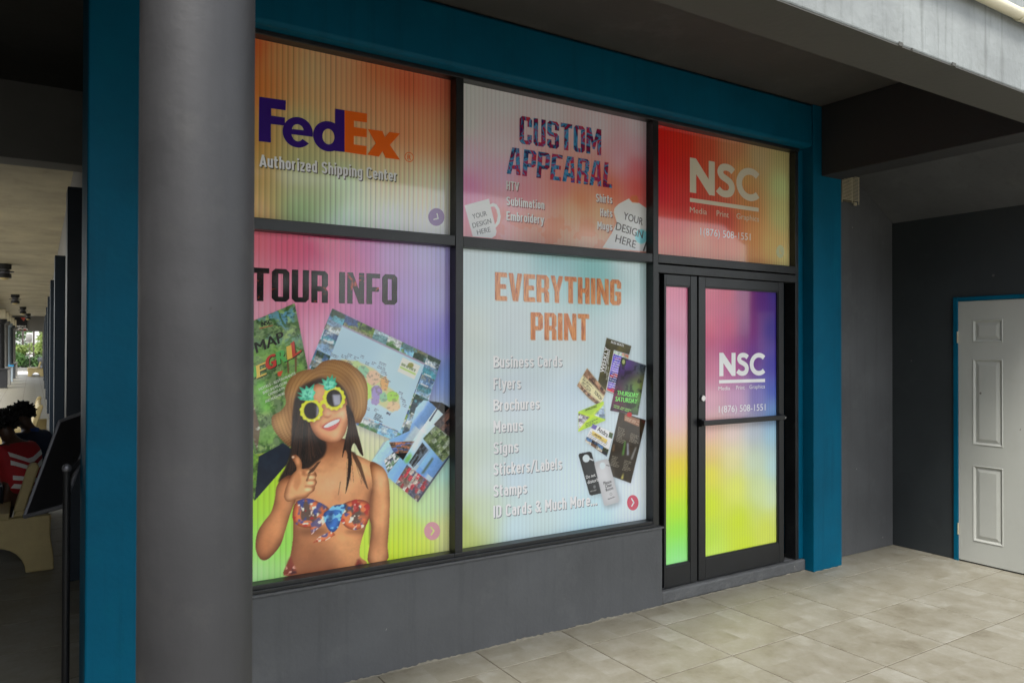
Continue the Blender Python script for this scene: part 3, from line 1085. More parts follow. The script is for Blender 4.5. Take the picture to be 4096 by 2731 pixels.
def condensed():
    """narrow bold sans as strokes: ('s', centre line) or ('r', closed centre line)"""
    h, xh, x1 = .085, .74, .335
    r = (x1 - h) / 2
    cx = (h + x1) / 2

    def arc(cx_, cz, r_, a0, a1, n=9):
        return [(cx_ + r_ * math.cos(math.radians(a0 + (a1 - a0) * k / n)), cz + r_ * math.sin(math.radians(a0 + (a1 - a0) * k / n))) for k in range(n + 1)]

    def stad(z0, z1, a=h, b=x1):
        q = (b - a) / 2
        return arc((a + b) / 2, z1 - q, q, 0, 180) + arc((a + b) / 2, z0 + q, q, 180, 360)
    W = x1 + h
    G = {}
    st = lambda x, z0, z1: ('s', [(x, z0), (x, z1)])
    G['o'] = (W, [('r', stad(h, xh - h))])
    G['n'] = (W, [st(h, 0, xh), ('s', arc(cx, xh - h - r, r, 180, 0) + [(x1, 0)])])
    G['m'] = (W + x1 - h, [st(h, 0, xh), ('s', arc(cx, xh - h - r, r, 180, 0) + [(x1, 0)]), ('s', arc(cx + 2 * r, xh - h - r, r, 180, 0) + [(x1 + 2 * r, 0)])])
    G['h'] = (W, [st(h, 0, 1), ('s', arc(cx, xh - h - r, r, 180, 0) + [(x1, 0)])])
    G['u'] = (W, [st(x1, 0, xh), ('s', [(h, xh)] + arc(cx, h + r, r, 180, 360))])
    G['r'] = (.33, [st(h, 0, xh), ('s', arc(cx, xh - h - r, r, 180, 70))])
    G['b'] = (W, [st(h, 0, 1), ('r', stad(h, xh - h))])
    G['d'] = (W, [st(x1, 0, 1), ('r', stad(h, xh - h))])
    G['p'] = (W, [st(h, -.25, xh), ('r', stad(h, xh - h))])
    G['g'] = (W, [('r', stad(h, xh - h)), ('s', [(x1, xh)] + [(x1, -.04)] + arc(cx, -.05, r, 0, -165))])
    G['a'] = (W, [('r', stad(h, .47)), ('s', arc(cx, xh - h - r, r, 160, 0) + [(x1, 0)])])
    G['c'] = (.40, [('s', arc(cx, xh - h - r, r, 5, 180) + arc(cx, h + r, r, 180, 355))])
    G['e'] = (W, [('s', [(x1, xh * .46)] + arc(cx, xh - h - r, r, 0, 180) + arc(cx, h + r, r, 180, 350)), ('s', [(h + .04, xh * .49), (x1 + h - .001, xh * .49)])])
    G['s'] = (.40, [('s', arc(cx, xh - h - .115, .12, 10, 190, 8) + [(h + .02, xh * .60), (x1 - .05, xh * .45)] + arc(cx, h + .115, .12, 20, -170, 8))])
    G['i'] = (.17, [st(h, 0, xh), st(h, .86, 1.02)])
    G['l'] = (.22, [('s', [(h, 1), (h, .16), (.11, .09), (.20, .075)])])
    G['t'] = (.32, [('s', [(.12, .95), (.12, .18), (.15, .10), (.28, .08)]), ('s', [(0, xh - .075), (.29, xh - .075)])])
    G['f'] = (.30, [('s', [(.12, 0), (.12, .82), (.15, .90), (.28, .92)]), ('s', [(0, xh - .075), (.27, xh - .075)])])
    G['k'] = (W, [st(h, 0, 1), ('s', [(.10, .26), (x1 + .02, xh)]), ('s', [(.17, .36), (x1 + .04, 0)])])
    G['y'] = (W, [('s', [(.05, xh), (.215, .10)]), ('s', [(.375, xh), (.20, -.10), (.15, -.18), (.04, -.19)])])
    G['z'] = (.38, [('s', [(.02, xh - .075), (.36, xh - .075)]), ('s', [(.31, xh - .16), (.07, .16)]), ('s', [(.02, .075), (.36, .075)])])
    R2, X2 = .155, .40
    c2 = (h + X2) / 2
    W2 = X2 + h
    G['C'] = (W2, [('s', arc(c2, 1 - h - R2, R2, 0, 180) + arc(c2, h + R2, R2, 180, 360))])
    G['S'] = (W2, [('s', arc(c2, 1 - h - R2, R2, 5, 195) + [(h + .02, .62), (X2 - .04, .42)] + arc(c2, h + R2, R2, 20, -175))])
    G['B'] = (W2, [st(h, 0, 1), ('s', [(h, 1 - h), (.28, 1 - h)] + arc(.28, .755, .16, 80, -80, 7) + [(h, .56)]), ('s', [(h, .50), (.29, .50)] + arc(.29, .29, .195, 80, -80, 7) + [(h, h)])])
    G['D'] = (W2, [st(h, 0, 1), ('s', [(h, 1 - h), (.20, 1 - h)] + arc(.20, .72, .20, 90, 0, 5) + arc(.20, .28, .20, 0, -90, 5) + [(h, h)])])
    G['E'] = (.44, [st(h, 0, 1), ('s', [(h, .925), (.42, .925)]), ('s', [(h, .5), (.38, .5)]), ('s', [(h, .075), (.42, .075)])])
    G['F'] = (.43, [st(h, 0, 1), ('s', [(h, .925), (.42, .925)]), ('s', [(h, .49), (.38, .49)])])
    G['H'] = (W2, [st(h, 0, 1), st(X2, 0, 1), ('s', [(h, .5), (X2, .5)])])
    G['I'] = (.17, [st(h, 0, 1)])
    G['L'] = (.42, [st(h, 0, 1), ('s', [(h, .075), (.41, .075)])])
    G['M'] = (.62, [st(h, 0, 1), st(.535, 0, 1), ('s', [(h, .98), (.31, .30)]), ('s', [(.535, .98), (.31, .30)])])
    G['T'] = (.46, [st(.23, 0, 1), ('s', [(0, .925), (.46, .925)])])
    G['V'] = (.50, [('s', [(.06, 1), (.25, .03)]), ('s', [(.44, 1), (.25, .03)])])
    G['A'] = (.52, [('s', [(.06, 0), (.26, .97)]), ('s', [(.46, 0), (.26, .97)]), ('s', [(.12, .24), (.40, .24)])])
    G['/'] = (.40, [('s', [(.04, -.06), (.36, 1.04)])])
    G['.'] = (.17, [st(h, 0, .16)])
    G['&'] = (.56, [('s', [(.50, .02), (.13, .66)]), ('s', arc(.235, .79, .125, 205, -20, 8) + [(.27, .60), (.16, .46)]), ('s', arc(.22, .25, .165, 150, 350, 10) + [(.47, .46)])])
    out = {}
    for ch, (w, ss) in G.items():
        polys = []
        for kind, pts in ss:
            q = []
            for p in pts:
                if not q or (abs(p[0] - q[-1][0]) + abs(p[1] - q[-1][1])) > 1e-5: q.append(p)
            if kind == 's': polys.append([stroke(q, .16, 1)])
            else:
                if abs(q[0][0] - q[-1][0]) + abs(q[0][1] - q[-1][1]) < 1e-5: q.pop()
                n = len(q)
                o_, i_ = [], []
                for k in range(n):
                    d = (Vector(q[(k + 1) % n]) - Vector(q[k - 1])).normalized()
                    nr = Vector((d.y, -d.x)) * .08
                    o_.append(tuple(Vector(q[k]) + nr)); i_.append(tuple(Vector(q[k]) - nr))
                polys.append([o_, i_])
        out[ch] = (w, polys)
    return out


DIN = condensed()


def pane_rect(x0, x1, z0, z1):
    return x0 + .001, x1 - .001, z0 + .001, z1 - .001


def poster(name, label, cv, gain, y=YG):
    me = cv.mesh('film_print', M['print'], gain)
    o = bpy.data.objects.new(name, me)
    o.location = (cv.x0, y, cv.z0)
    COL.objects.link(o)
    tag(o, label, 'poster', 'printed posters in the shop window')
    return o, Film(o, (cv.x0, cv.z0), y)


GREY_SH = ink((120, 122, 122), 1.0)
WHITE = ink((242, 244, 242), 1.0)

# ------------------------------------------------------------------ poster 1: shipping (top left)
cv = Canvas(*pane_rect(.661, m1a, Z_TR1, Z_HEAD), 340, 60)
cv.gradient([(z3(p), c) for p, c in [((50, 110), (225, 85, 35)), ((60, 420), (205, 112, 50)), ((60, 800), (180, 132, 66)), ((60, 1050), (178, 142, 80)), ((60, 1390), (210, 160, 100)),
    ((260, 200), (205, 145, 90)), ((500, 300), (198, 165, 118)), ((720, 260), (208, 148, 105)), ((1000, 300), (220, 112, 66)), ((1200, 380), (222, 92, 58)), ((1500, 420), (225, 100, 72)),
    ((1480, 800), (222, 140, 98)), ((1200, 750), (208, 132, 90)), ((1000, 560), (208, 135, 92)), ((900, 720), (195, 150, 106)), ((420, 750), (176, 172, 120)), ((420, 1050), (158, 166, 116)), ((420, 1350), (142, 172, 122)),
    ((750, 1150), (172, 196, 156)), ((750, 1420), (176, 214, 186)), ((1050, 1130), (205, 188, 150)), ((1100, 1420), (200, 228, 210)), ((1350, 1200), (228, 198, 168)), ((1480, 1260), (235, 213, 190)), ((1400, 1480), (228, 238, 228))]])
cv.ribs(.17)
o, F = poster('shop_poster', 'orange and olive poster with big purple and orange delivery logo, top left window', cv, 1.55)
PUR, ORG = ink((52, 20, 120), 1.0), ink((248, 100, 20), 1.1)
q3 = lambda lp: [z3(p) for p in lp]
F.shape('logo', [q3([(106, 500), (305, 528), (303, 602), (195, 587), (195, 641), (298, 655), (298, 716), (193, 704), (193, 842), (102, 832)])], PUR, 2)
e_out = ell((393, 766), 113, 114, -6, 318, 44, .08)
e_in = ell((393, 770), 47, 63, 318, 192, 14, .08)
F.shape('logo', [q3(e_out + e_in + [(345, 780), (505, 800)]), q3(ell((393, 752), 44, 46, 8, 172, 14, .10))], PUR, 3)
F.shape('logo', [q3(ell((620, 796), 113, 113, 0, 360, 40, .10)), q3(ell((622, 798), 45, 58, 0, 360, 26, .10))], PUR, 4)
F.shape('logo', [q3([(672, 590), (742, 601), (742, 913), (668, 905)])], PUR, 5)
F.shape('logo', [q3([(742, 601), (910, 627), (909, 693), (812, 680), (812, 727), (908, 741), (908, 804), (811, 793), (811, 856), (907, 869), (906, 937), (742, 912)])], ORG, 5)
F.shape('logo', [q3([(915, 742), (1025, 757), (1043, 803), (1076, 764), (1156, 775), (1080, 860), (1156, 971), (1047, 956), (1024, 906), (998, 948), (911, 933), (975, 848)])], ORG, 6)
F.shape('logo', [q3(ell((1225, 950), 34, 37, 0, 360, 28, .1)), q3(ell((1225, 950), 29, 31.5, 0, 360, 28, .1))], ORG, 2)
F.text('R', z3((1212, 968)), z3((1240, 972)), z3((1212, 932)), ORG, .01)
F.glyphs('lettering', 'Authorized Shipping Center', z3((108, 1020)), z3((1137, 1132)), z3((108, 928)), WHITE, DIN, .075, 3, (ink((88, 82, 60), 1.0), (.005, -.006)))
LIL = ink((150, 118, 175), 1.0)
F.shape('printed_icon', [q3(ell((1428, 1397), 60, 66)), q3([(1405, 1420), (1405, 1412), (1436, 1402), (1428, 1370), (1436, 1368), (1447, 1412)])], LIL, 2)

# ------------------------------------------------------------------ poster 2: clothing (top middle)
cv = Canvas(*pane_rect(m1b, m2a, Z_TR1, Z_HEAD), 460, 300)
cv.gradient([(z4(p), c) for p, c in [((90, 120), (205, 205, 190)), ((100, 400), (200, 200, 185)), ((100, 700), (215, 180, 185)), ((100, 930), (230, 130, 165)), ((100, 1120), (240, 130, 155)), ((120, 1340), (240, 130, 130)),
    ((400, 200), (205, 200, 190)), ((400, 600), (205, 190, 185)), ((420, 850), (220, 165, 180)), ((600, 1000), (225, 135, 140)), ((900, 950), (225, 125, 115)), ((800, 330), (205, 195, 188)), ((1200, 420), (210, 190, 185)), ((1550, 440), (210, 190, 185)),
    ((1550, 620), (225, 165, 170)), ((1400, 720), (225, 160, 165)), ((1550, 800), (225, 100, 105)), ((1550, 950), (220, 80, 70)), ((1300, 980), (210, 100, 70)), ((1050, 1060), (215, 120, 80)), ((1000, 1130), (235, 180, 140)), ((1250, 1150), (235, 175, 130)),
    ((700, 1250), (240, 160, 135)), ((400, 1200), (240, 145, 140)), ((600, 1380), (240, 150, 130)), ((1000, 1400), (240, 165, 135)), ((1300, 1330), (240, 170, 140))]])
cv.ribs(.07)
cv.c *= np.array((.97, .99, 1.05))
n1 = vnoise(cv.nx, cv.ny, 42, 4)
z_lo = cv.P(z4((700, 1140)))[1]
blot = np.clip((n1 - .53) / .04, 0, 1) * np.clip((z_lo - cv.Z) / .05, 0, 1) * .3
cv.put(blot, (225, 112, 84))
q4 = lambda lp: [z4(p) for p in lp]
sh = q4([(92, 1120), (295, 1062), (364, 1330), (350, 1390), (300, 1400), (160, 1380)])
cv.fill(sh, (200, 110, 110), 4, .5)
cv.round_fill(q4([(80, 1106), (180, 1078), (287, 1050), (352, 1325), (345, 1362), (310, 1384), (150, 1368)]), (206, 206, 210), (238, 236, 238), 10)
for lp in ([(292, 1098), (322, 1086), (352, 1096), (376, 1135), (388, 1200), (378, 1256), (345, 1297), (338, 1268), (356, 1240), (362, 1190), (350, 1140), (332, 1116), (300, 1120)],):
    cv.round_fill(q4(lp), (200, 200, 205), (236, 236, 238), 4)
shp = q4([(1250, 1465), (1330, 1340), (1372, 1250), (1345, 1165), (1352, 1130), (1385, 1095), (1475, 1047), (1500, 1078), (1560, 1085), (1580, 1100), (1640, 1140), (1640, 1500)])
cv.fill([(x - 3, y + 3) for x, y in shp], (190, 105, 90), 4, .5)
ms_ = cv.round_fill(shp, (205, 200, 192), (238, 236, 234), 8)
cv.fill(q4([(1480, 1050), (1496, 1025), (1540, 1020), (1560, 1062), (1552, 1084), (1506, 1079)]), (190, 105, 70), 2)
cv.shade(q4([(1380, 1110), (1400, 1200), (1375, 1245), (1362, 1200)]), (170, 165, 155), 4, .5, ms_)
cv.shade(q4([(1480, 1075), (1520, 1110), (1560, 1095), (1540, 1160)]), (180, 175, 165), 5, .45, ms_)
cv.fill(q4(ell((1580, 1370), 56, 64)), (120, 190, 225), 2)
cv.fill(q4([(1592, 1490), (1620, 1410), (1630, 1412), (1604, 1495)]), (60, 60, 60), 1)
o, F = poster('shop_poster', 'pink and coral poster with a mug and a shirt, top middle window', cv, 1.55)
SWL = swirl_mat('swirled lettering fill', [(25, 30, 95), (150, 20, 55), (40, 30, 80), (60, 150, 195), (150, 30, 90), (190, 50, 40), (35, 80, 160)], 7, 2.6, 1.25)
ORS = ink((170, 70, 60), 1.0)
F.glyphs('lettering', 'CUSTOM', z4((545, 582)), z4((1238, 684)), z4((547, 346)), SWL, HEAVY, .065, 3)
F.glyphs('lettering', 'APPEARAL', z4((437, 838)), z4((1330, 960)), z4((455, 610)), SWL, HEAVY, .065, 3)
DSH = (ink((165, 100, 100), 1.0), (.005, -.006))
for tx, L, R, T in (('HTV', (434, 972), (540, 986), (434, 897)), ('Sublimation', (434, 1105), (757, 1140), (434, 1030)), ('Embroidery', (434, 1232), (752, 1266), (434, 1155)),
                    ('Shirts', (1193, 1076), (1332, 1092), (1193, 1006)), ('Hats', (1230, 1196), (1332, 1208), (1230, 1128)), ('Mugs', (1205, 1306), (1332, 1320), (1205, 1240))):
    F.glyphs('lettering', tx, z4(L), z4(R), z4(T), WHITE, DIN, .075, 3, DSH)
TXG = ink((140, 140, 142), 1.0)
for tx, L, R, T in (('YOUR', (152, 1222), (272, 1192), (142, 1182)), ('DESIGN', (152, 1298), (308, 1256), (144, 1258)), ('HERE', (190, 1356), (302, 1328), (182, 1316))):
    F.text(tx, z4(L), z4(R), z4(T), TXG, .01, 3)
TXD = ink((105, 100, 100), 1.0)
for tx, L, R, T in (('YOUR', (1425, 1222), (1588, 1276), (1433, 1162)), ('DESIGN', (1360, 1312), (1588, 1386), (1370, 1248)), ('HERE', (1356, 1414), (1526, 1470), (1368, 1352))):
    F.text(tx, z4(L), z4(R), z4(T), TXD, .01, 3)

# ------------------------------------------------------------------ poster 3: print shop name (over the doors)
cv = Canvas(*pane_rect(m2b, x_jr, Z_TR1, Z_HEAD), 400, 50)
cv.gradient([(z8(p), c) for p, c in [((130, 110), (205, 20, 10)), ((130, 400), (195, 20, 25)), ((130, 700), (185, 30, 45)), ((130, 950), (200, 70, 65)), ((150, 1240), (225, 110, 90)), ((350, 250), (190, 35, 20)), ((350, 500), (185, 40, 35)), ((350, 800), (180, 50, 50)),
    ((550, 300), (180, 70, 45)), ((650, 600), (175, 85, 55)), ((600, 850), (175, 70, 60)), ((750, 980), (175, 70, 60)), ((500, 1150), (225, 130, 105)), ((800, 1200), (215, 110, 85)), ((800, 300), (175, 115, 80)), ((900, 550), (180, 140, 85)), ((950, 850), (175, 120, 70)),
    ((1000, 1150), (210, 135, 85)), ((1050, 400), (170, 150, 110)), ((1280, 400), (165, 155, 105)), ((1250, 650), (170, 185, 125)), ((1250, 950), (175, 175, 115)), ((1150, 1200), (200, 165, 105)), ((1300, 1370), (200, 180, 120)), ((1000, 1320), (215, 140, 95))]])
cv.ribs(.13)
o, F = poster('shop_poster', 'red to green poster with white letters over the black doors', cv, 1.7)
CREAM = ink((222, 212, 190), 1.0)
q8 = lambda lp: [z8(p) for p in lp]


def nsc(F, z, L, R, T, bar, mat, small, phone, matp):
    F.glyphs('lettering', 'NSC', z(L), z(R), z(T), mat, GEO, .07, 2)
    F.shape('underline', [[z(p) for p in bar]], mat, 2)
    for tx, a, b, c in small: F.text(tx, z(a), z(b), z(c), mat, .004, 2)
    F.text('1(876) 508-1551', z(phone[0]), z(phone[1]), z(phone[2]), matp, .004, 2)


nsc(F, z8, (413, 714), (1052, 806), (413, 393), [(413, 765), (1048, 858), (1048, 894), (413, 802)], CREAM,
    (('Media', (413, 900), (570, 920), (413, 848)), ('Print', (660, 932), (772, 948), (660, 880)), ('Graphics', (843, 956), (1050, 986), (843, 906))),
    ((510, 1106), (972, 1158), (510, 1040)), WHITE)
PALE = ink((215, 215, 170), 1.0)
F.shape('printed_icon', [q8(ell((1247, 1260), 37, 60)), q8([(1240, 1235), (1246, 1236), (1246, 1270), (1262, 1274), (1262, 1282), (1240, 1278)])], PALE, 2)

# ------------------------------------------------------------------ poster 5: print services (lower middle)
cv = Canvas(*pane_rect(m1b, m2a, Z_SILL, Z_TR0), 420, 560)
cv.gradient([(z7(p), c) for p, c in [((60, 80), (200, 218, 220)), ((60, 500), (212, 224, 216)), ((60, 900), (210, 224, 214)), ((60, 1200), (205, 218, 190)), ((55, 1440), (180, 195, 100)), ((60, 1540), (190, 205, 105)), ((120, 1400), (205, 222, 200)), ((140, 1200), (208, 222, 218)),
    ((250, 120), (195, 222, 226)), ((500, 110), (172, 218, 222)), ((700, 130), (150, 210, 208)), ((900, 150), (195, 222, 222)), ((300, 420), (210, 224, 226)), ((550, 520), (214, 226, 224)), ((900, 450), (206, 224, 228)), ((300, 800), (204, 218, 224)),
    ((600, 800), (200, 220, 230)), ((940, 850), (208, 224, 230)), ((300, 1200), (200, 220, 230)), ((600, 1200), (208, 228, 236)), ((930, 1250), (218, 230, 236)), ((300, 1450), (200, 226, 232)), ((700, 1420), (190, 226, 234)), ((940, 1390), (212, 228, 236))]])
cv.c *= np.array((1.01, 1.0, 1.01))
cv.ribs(.045)
qf = lambda lp: [zf(p) for p in lp]
def sheet(lp, col, sh=.35):
    cv.fill([(x + 2, y + 4) for x, y in qf(lp)], (120, 125, 128), 4, sh)
    return cv.fill(qf(lp), col, 1)


# weekly event flyer
m = sheet([(310, 65), (520, 135), (412, 560), (230, 480)], (62, 58, 34))
nz = vnoise(cv.nx, cv.ny, 22, 3)
cv.put(m * np.clip((nz - .5) * 2.2, 0, 1), (110, 100, 45))
cv.fill(qf([(372, 168), (505, 210), (395, 548), (305, 508)]), (225, 225, 230))
m = cv.mask(qf([(376, 172), (502, 212), (392, 542), (312, 505)]))
cv.collage(m, zf((376, 172)), zf((502, 212)), zf((300, 520)), 1, 4, [(70, 60, 190), (130, 110, 220), (215, 45, 45), (235, 90, 60), (40, 110, 50), (190, 215, 190), (20, 45, 110), (60, 120, 220)], False)
cv.lines(zf((385, 180)), zf((500, 216)), zf((320, 490)), 16, (235, 235, 240), 3, .8, .4, m)
cv.lines(zf((306, 420)), zf((316, 150)), zf((330, 424)), 2, (200, 200, 190), 5, .7, .5)
# night club flyer
m = sheet([(435, 228), (645, 298), (575, 722), (340, 682)], (60, 40, 70))
for c, r, col, a in (((470, 300), 70, (95, 55, 165), .9), ((560, 330), 60, (70, 30, 110), .8), ((600, 320), 45, (90, 170, 130), .8), ((610, 420), 50, (110, 120, 60), .7), ((500, 420), 60, (45, 28, 60), .9), ((400, 560), 60, (150, 35, 80), .9),
                     ((420, 650), 60, (120, 30, 70), .8), ((560, 480), 60, (150, 190, 60), .8), ((560, 600), 55, (110, 205, 60), .95), ((500, 520), 40, (60, 190, 90), .7), ((470, 660), 60, (60, 60, 50), .8), ((550, 690), 40, (80, 170, 60), .8)):
    cv.shade(qf(ell(c, r, r * 1.2)), col, 12, a, m)
cv.put(m * np.clip((vnoise(cv.nx, cv.ny, 10, 3) - .52) * 3, 0, .5), (20, 15, 25))
cv.fill(qf(ell((454, 270), 22, 38)), (40, 50, 35)); cv.fill(qf(ell((454, 268), 12, 20)), (170, 180, 110))
cv.lines(zf((370, 630)), zf((565, 690)), zf((368, 660)), 2, (150, 225, 110), 6, .8, .5, m)
# menu
m = sheet([(418, 690), (643, 762), (515, 1296), (362, 1240), (325, 1105)], (44, 36, 26))
cv.put(m * np.clip((vnoise(cv.nx, cv.ny, 14, 3) - .5) * 2, 0, .6), (66, 50, 30))
cv.fill(qf([(465, 712), (592, 758), (585, 818), (458, 765)]), (150, 105, 80)); cv.lines(zf((470, 735)), zf((590, 778)), zf((465, 765)), 3, (215, 190, 165), 4, .8, .5)
cv.fill(qf(ell((503, 715), 22, 20)), (190, 30, 40))
for i, (o_, u_, v_, n_) in enumerate((((412, 818), (490, 850), (388, 945), 10), ((515, 870), (590, 900), (500, 945), 7), ((358, 1062), (430, 1085), (340, 1150), 7), ((462, 1100), (535, 1120), (440, 1190), 7))):
    cv.lines(zf(o_), zf(u_), zf(v_), n_, (150, 142, 125), 20 + i, .75, .45, m)
for a, b, col in (((470, 940), (448, 1060), (90, 150, 60)), ((492, 955), (490, 1060), (165, 170, 185)), ((562, 990), (520, 1095), (150, 150, 150)), ((375, 965), (366, 1025), (120, 90, 60))):
    dx = 9
    cv.shade(qf([(a[0] - dx, a[1]), (a[0] + dx * .5, a[1]), (b[0] + dx, b[1]), (b[0] - dx, b[1])]), col, 2, .85, m)
cv.shade(qf([(430, 1255), (455, 1205), (450, 1265)]), (225, 215, 110), 2, .9, m)
cv.shade(qf([(600, 760), (640, 765), (632, 800)]), (90, 40, 30), 2, .9, m)
# beauty card (cream and brown)
m = sheet([(145, 320), (305, 520), (255, 655), (160, 580), (58, 470)], (232, 222, 175))
cv.collage(m * cv.mask(qf([(145, 320), (305, 520), (290, 560), (205, 470), (110, 380)]), 2), zf((145, 320)), zf((305, 520)), zf((110, 380)), 4, 2, [(95, 65, 50), (150, 110, 85), (190, 150, 120), (70, 50, 45)], False)
cv.collage(m * cv.mask(qf([(58, 470), (160, 575), (255, 655), (265, 625), (170, 545), (75, 440)]), 2), zf((58, 470)), zf((255, 655)), zf((90, 440)), 4, 2, [(95, 65, 50), (150, 110, 85), (190, 150, 120), (70, 50, 45)], False)
cv.lines(zf((118, 398)), zf((205, 500)), zf((88, 450)), 6, (60, 55, 45), 9, .8, .5, m)
# lime card
m = sheet([(70, 690), (285, 602), (300, 765), (70, 860)], (175, 215, 60))
cv.collage(m * cv.mask(qf([(70, 700), (170, 735), (72, 850)]), 1), zf((70, 690)), zf((170, 700)), zf((72, 860)), 3, 3, [(200, 200, 205), (150, 140, 150), (90, 85, 95), (225, 225, 230)], False)
cv.collage(m * cv.mask(qf([(190, 715), (285, 615), (300, 760)]), 1), zf((190, 610)), zf((300, 610)), zf((190, 765)), 2, 3, [(170, 190, 215), (120, 140, 165), (205, 215, 230)], False)
cv.shade(qf([(70, 845), (290, 600), (300, 615), (82, 860)]), (205, 235, 40), 2, .9, m)
cv.shade(qf([(70, 690), (300, 755), (300, 768), (70, 704)]), (205, 235, 40), 2, .9, m)
cv.lines(zf((130, 790)), zf((240, 745)), zf((135, 830)), 3, (60, 90, 30), 10, .8, .5, m)
# white name card
m = sheet([(195, 795), (368, 870), (312, 1072), (125, 938)], (238, 236, 234))
cv.fill(qf([(195, 795), (232, 812), (215, 845), (178, 828)]), (105, 95, 170))
cv.fill(qf([(190, 850), (318, 930), (306, 962), (184, 886)]), (235, 205, 110)); cv.lines(zf((210, 872)), zf((305, 930)), zf((204, 890)), 1, (120, 90, 40), 12, .8, .8)
cv.collage(m * cv.mask(qf([(140, 900), (330, 1010), (312, 1072), (125, 938)]), 1), zf((140, 900)), zf((330, 1015)), zf((125, 945)), 4, 1, [(50, 60, 40), (40, 40, 45), (90, 130, 180), (200, 190, 170), (110, 80, 60)], False)
cv.fill(qf([(335, 862), (366, 874), (356, 920), (325, 905)]), (70, 90, 60))
cv.lines(zf((170, 860)), zf((330, 960)), zf((150, 912)), 4, (110, 110, 120), 13, .7, .4, m)
# door hangers
def hanger(lp, hole, dark, light, sh):
    cv.fill([(x + 4, y + 7) for x, y in qf(lp)], (120, 125, 128), 6, sh)
    keep = cv.c.copy()
    m = cv.round_fill(qf(lp), dark, light, 10)
    h = cv.mask(qf(hole), 1)
    cv.c = cv.c * (1 - h[..., None]) + np.array((208, 220, 224.)) * h[..., None]
    return m


m = hanger([(72, 1060), (80, 1045), (165, 1028), (182, 1036), (278, 1360), (268, 1380), (182, 1400), (165, 1392)], ell((137, 1086), 30, 33), (46, 48, 50), (58, 61, 64), .35)
cv.shade(qf([(160, 1080), (200, 1098), (198, 1108), (160, 1092)]), (215, 220, 222), 1, 1)
cv.lines(zf((170, 1362)), zf((232, 1345)), zf((172, 1374)), 1, (150, 150, 150), 14, .8, .8, m); cv.fill(qf(ell((208, 1326), 11, 14)), (115, 118, 120))
m = hanger([(206, 1128), (214, 1114), (308, 1090), (326, 1100), (418, 1438), (408, 1458), (305, 1488), (288, 1480)], ell((275, 1148), 24, 30), (188, 188, 190), (205, 205, 207), .7)
for dx in (0, 26, 52): cv.shade(qf([(225 + dx, 1180 - dx * .3), (240 + dx, 1176 - dx * .3), (268 + dx, 1260 - dx * .3), (250 + dx, 1300 - dx * .3)]), (222, 222, 224), 4, .6, m)
cv.shade(qf([(306, 1138), (336, 1146), (334, 1154), (306, 1146)]), (120, 120, 122), 1, 1, m)
cv.lines(zf((318, 1428)), zf((392, 1400)), zf((322, 1440)), 1, (120, 120, 122), 15, .8, .8, m); cv.fill(qf(ell((347, 1388), 11, 13)), (150, 150, 152)); cv.fill(qf(ell((347, 1388), 7, 9)), (202, 202, 204))
o, F = poster('shop_poster', 'pale blue poster listing print services beside flyers and door hangers, lower middle window', cv, 1.10)
WOOD = swirl_mat('orange wood lettering fill', [(222, 140, 96), (202, 118, 72), (232, 162, 104), (188, 108, 76), (235, 150, 88)], 5, 1.4, 1.05, (6, 1, 1))
ESH = (ink((215, 175, 150), 1.0), (.005, -.005))
F.glyphs('lettering', 'EVERYTHING', z7((202, 303)), z7((838, 328)), z7((202, 162)), WOOD, HEAVY, .075, 3, ESH)
F.glyphs('lettering', 'PRINT', z7((382, 503)), z7((676, 506)), z7((382, 365)), WOOD, HEAVY, .085, 3, ESH)
LSH = (ink((132, 138, 146), 1.0), (.0045, -.0055))
for tx, L, R, T in (('Business Cards', (193, 645), (541, 640), (193, 586)), ('Flyers', (193, 756), (332, 752), (193, 697)), ('Brochures', (193, 864), (427, 854), (193, 806)), ('Menus', (193, 974), (343, 965), (193, 913)),
                    ('Signs', (193, 1082), (320, 1072), (193, 1022)), ('Stickers/Labels', (193, 1190), (540, 1158), (193, 1128)), ('Stamps', (193, 1298), (363, 1280), (193, 1238)), ('ID Cards & Much More...', (193, 1404), (718, 1338), (193, 1342))):
    F.glyphs('lettering', tx, z7(L), z7(R), z7(T), WHITE, DIN, .075, 3, LSH)
FW, FK = ink((238, 238, 238), 1.0), ink((40, 38, 34), 1.0)
F.text('WEEKLY', zf((285, 362)), zf((330, 152)), zf((252, 352)), FW, .03, 2)
F.text('BLISS BEATS', zf((346, 108)), zf((452, 142)), zf((350, 90)), FW, .03, 2)
F.text('EVENT CALENDAR', zf((300, 362)), zf((342, 168)), zf((288, 358)), FW, .02, 2)
GRN = ink((140, 240, 120), 1.0)
F.text('THURSDAY', zf((396, 550)), zf((574, 572)), zf((402, 512)), GRN, .04, 2)
F.text('SATURDAY', zf((383, 600)), zf((566, 622)), zf((388, 562)), GRN, .04, 2)
F.text('TOUCH', zf((200, 530)), zf((258, 594)), zf((215, 510)), FK, .02, 2)
F.text('AMAZING', zf((128, 688)), zf((225, 652)), zf((128, 668)), FK, .02, 2)
F.text('Andra', zf((230, 850)), zf((314, 908)), zf((243, 812)), FK, .01, 2)
F.text('Do not', zf((138, 1258)), zf((216, 1236)), zf((133, 1232)), FW, .01, 2)
F.text('disturb', zf((150, 1302)), zf((244, 1276)), zf((145, 1274)), FW, .01, 2)
HG = ink((70, 70, 72), 1.0)
for tx, L, R, T in (('Please', (286, 1310), (352, 1290), (281, 1284)), ('Clean', (299, 1337), (354, 1319), (294, 1311)), ('Room', (306, 1366), (366, 1346), (301, 1340))):
    F.text(tx, zf(L), zf(R), zf(T), HG, .015, 2)
q7 = lambda lp: [z7(p) for p in lp]
ROSE = ink((212, 92, 112), 1.0)
F.shape('printed_icon', [q7(ell((899, 1327), 29, 39)), q7([(889, 1306), (894, 1303), (908, 1326), (895, 1348), (890, 1345), (901, 1326)])], ROSE, 2)
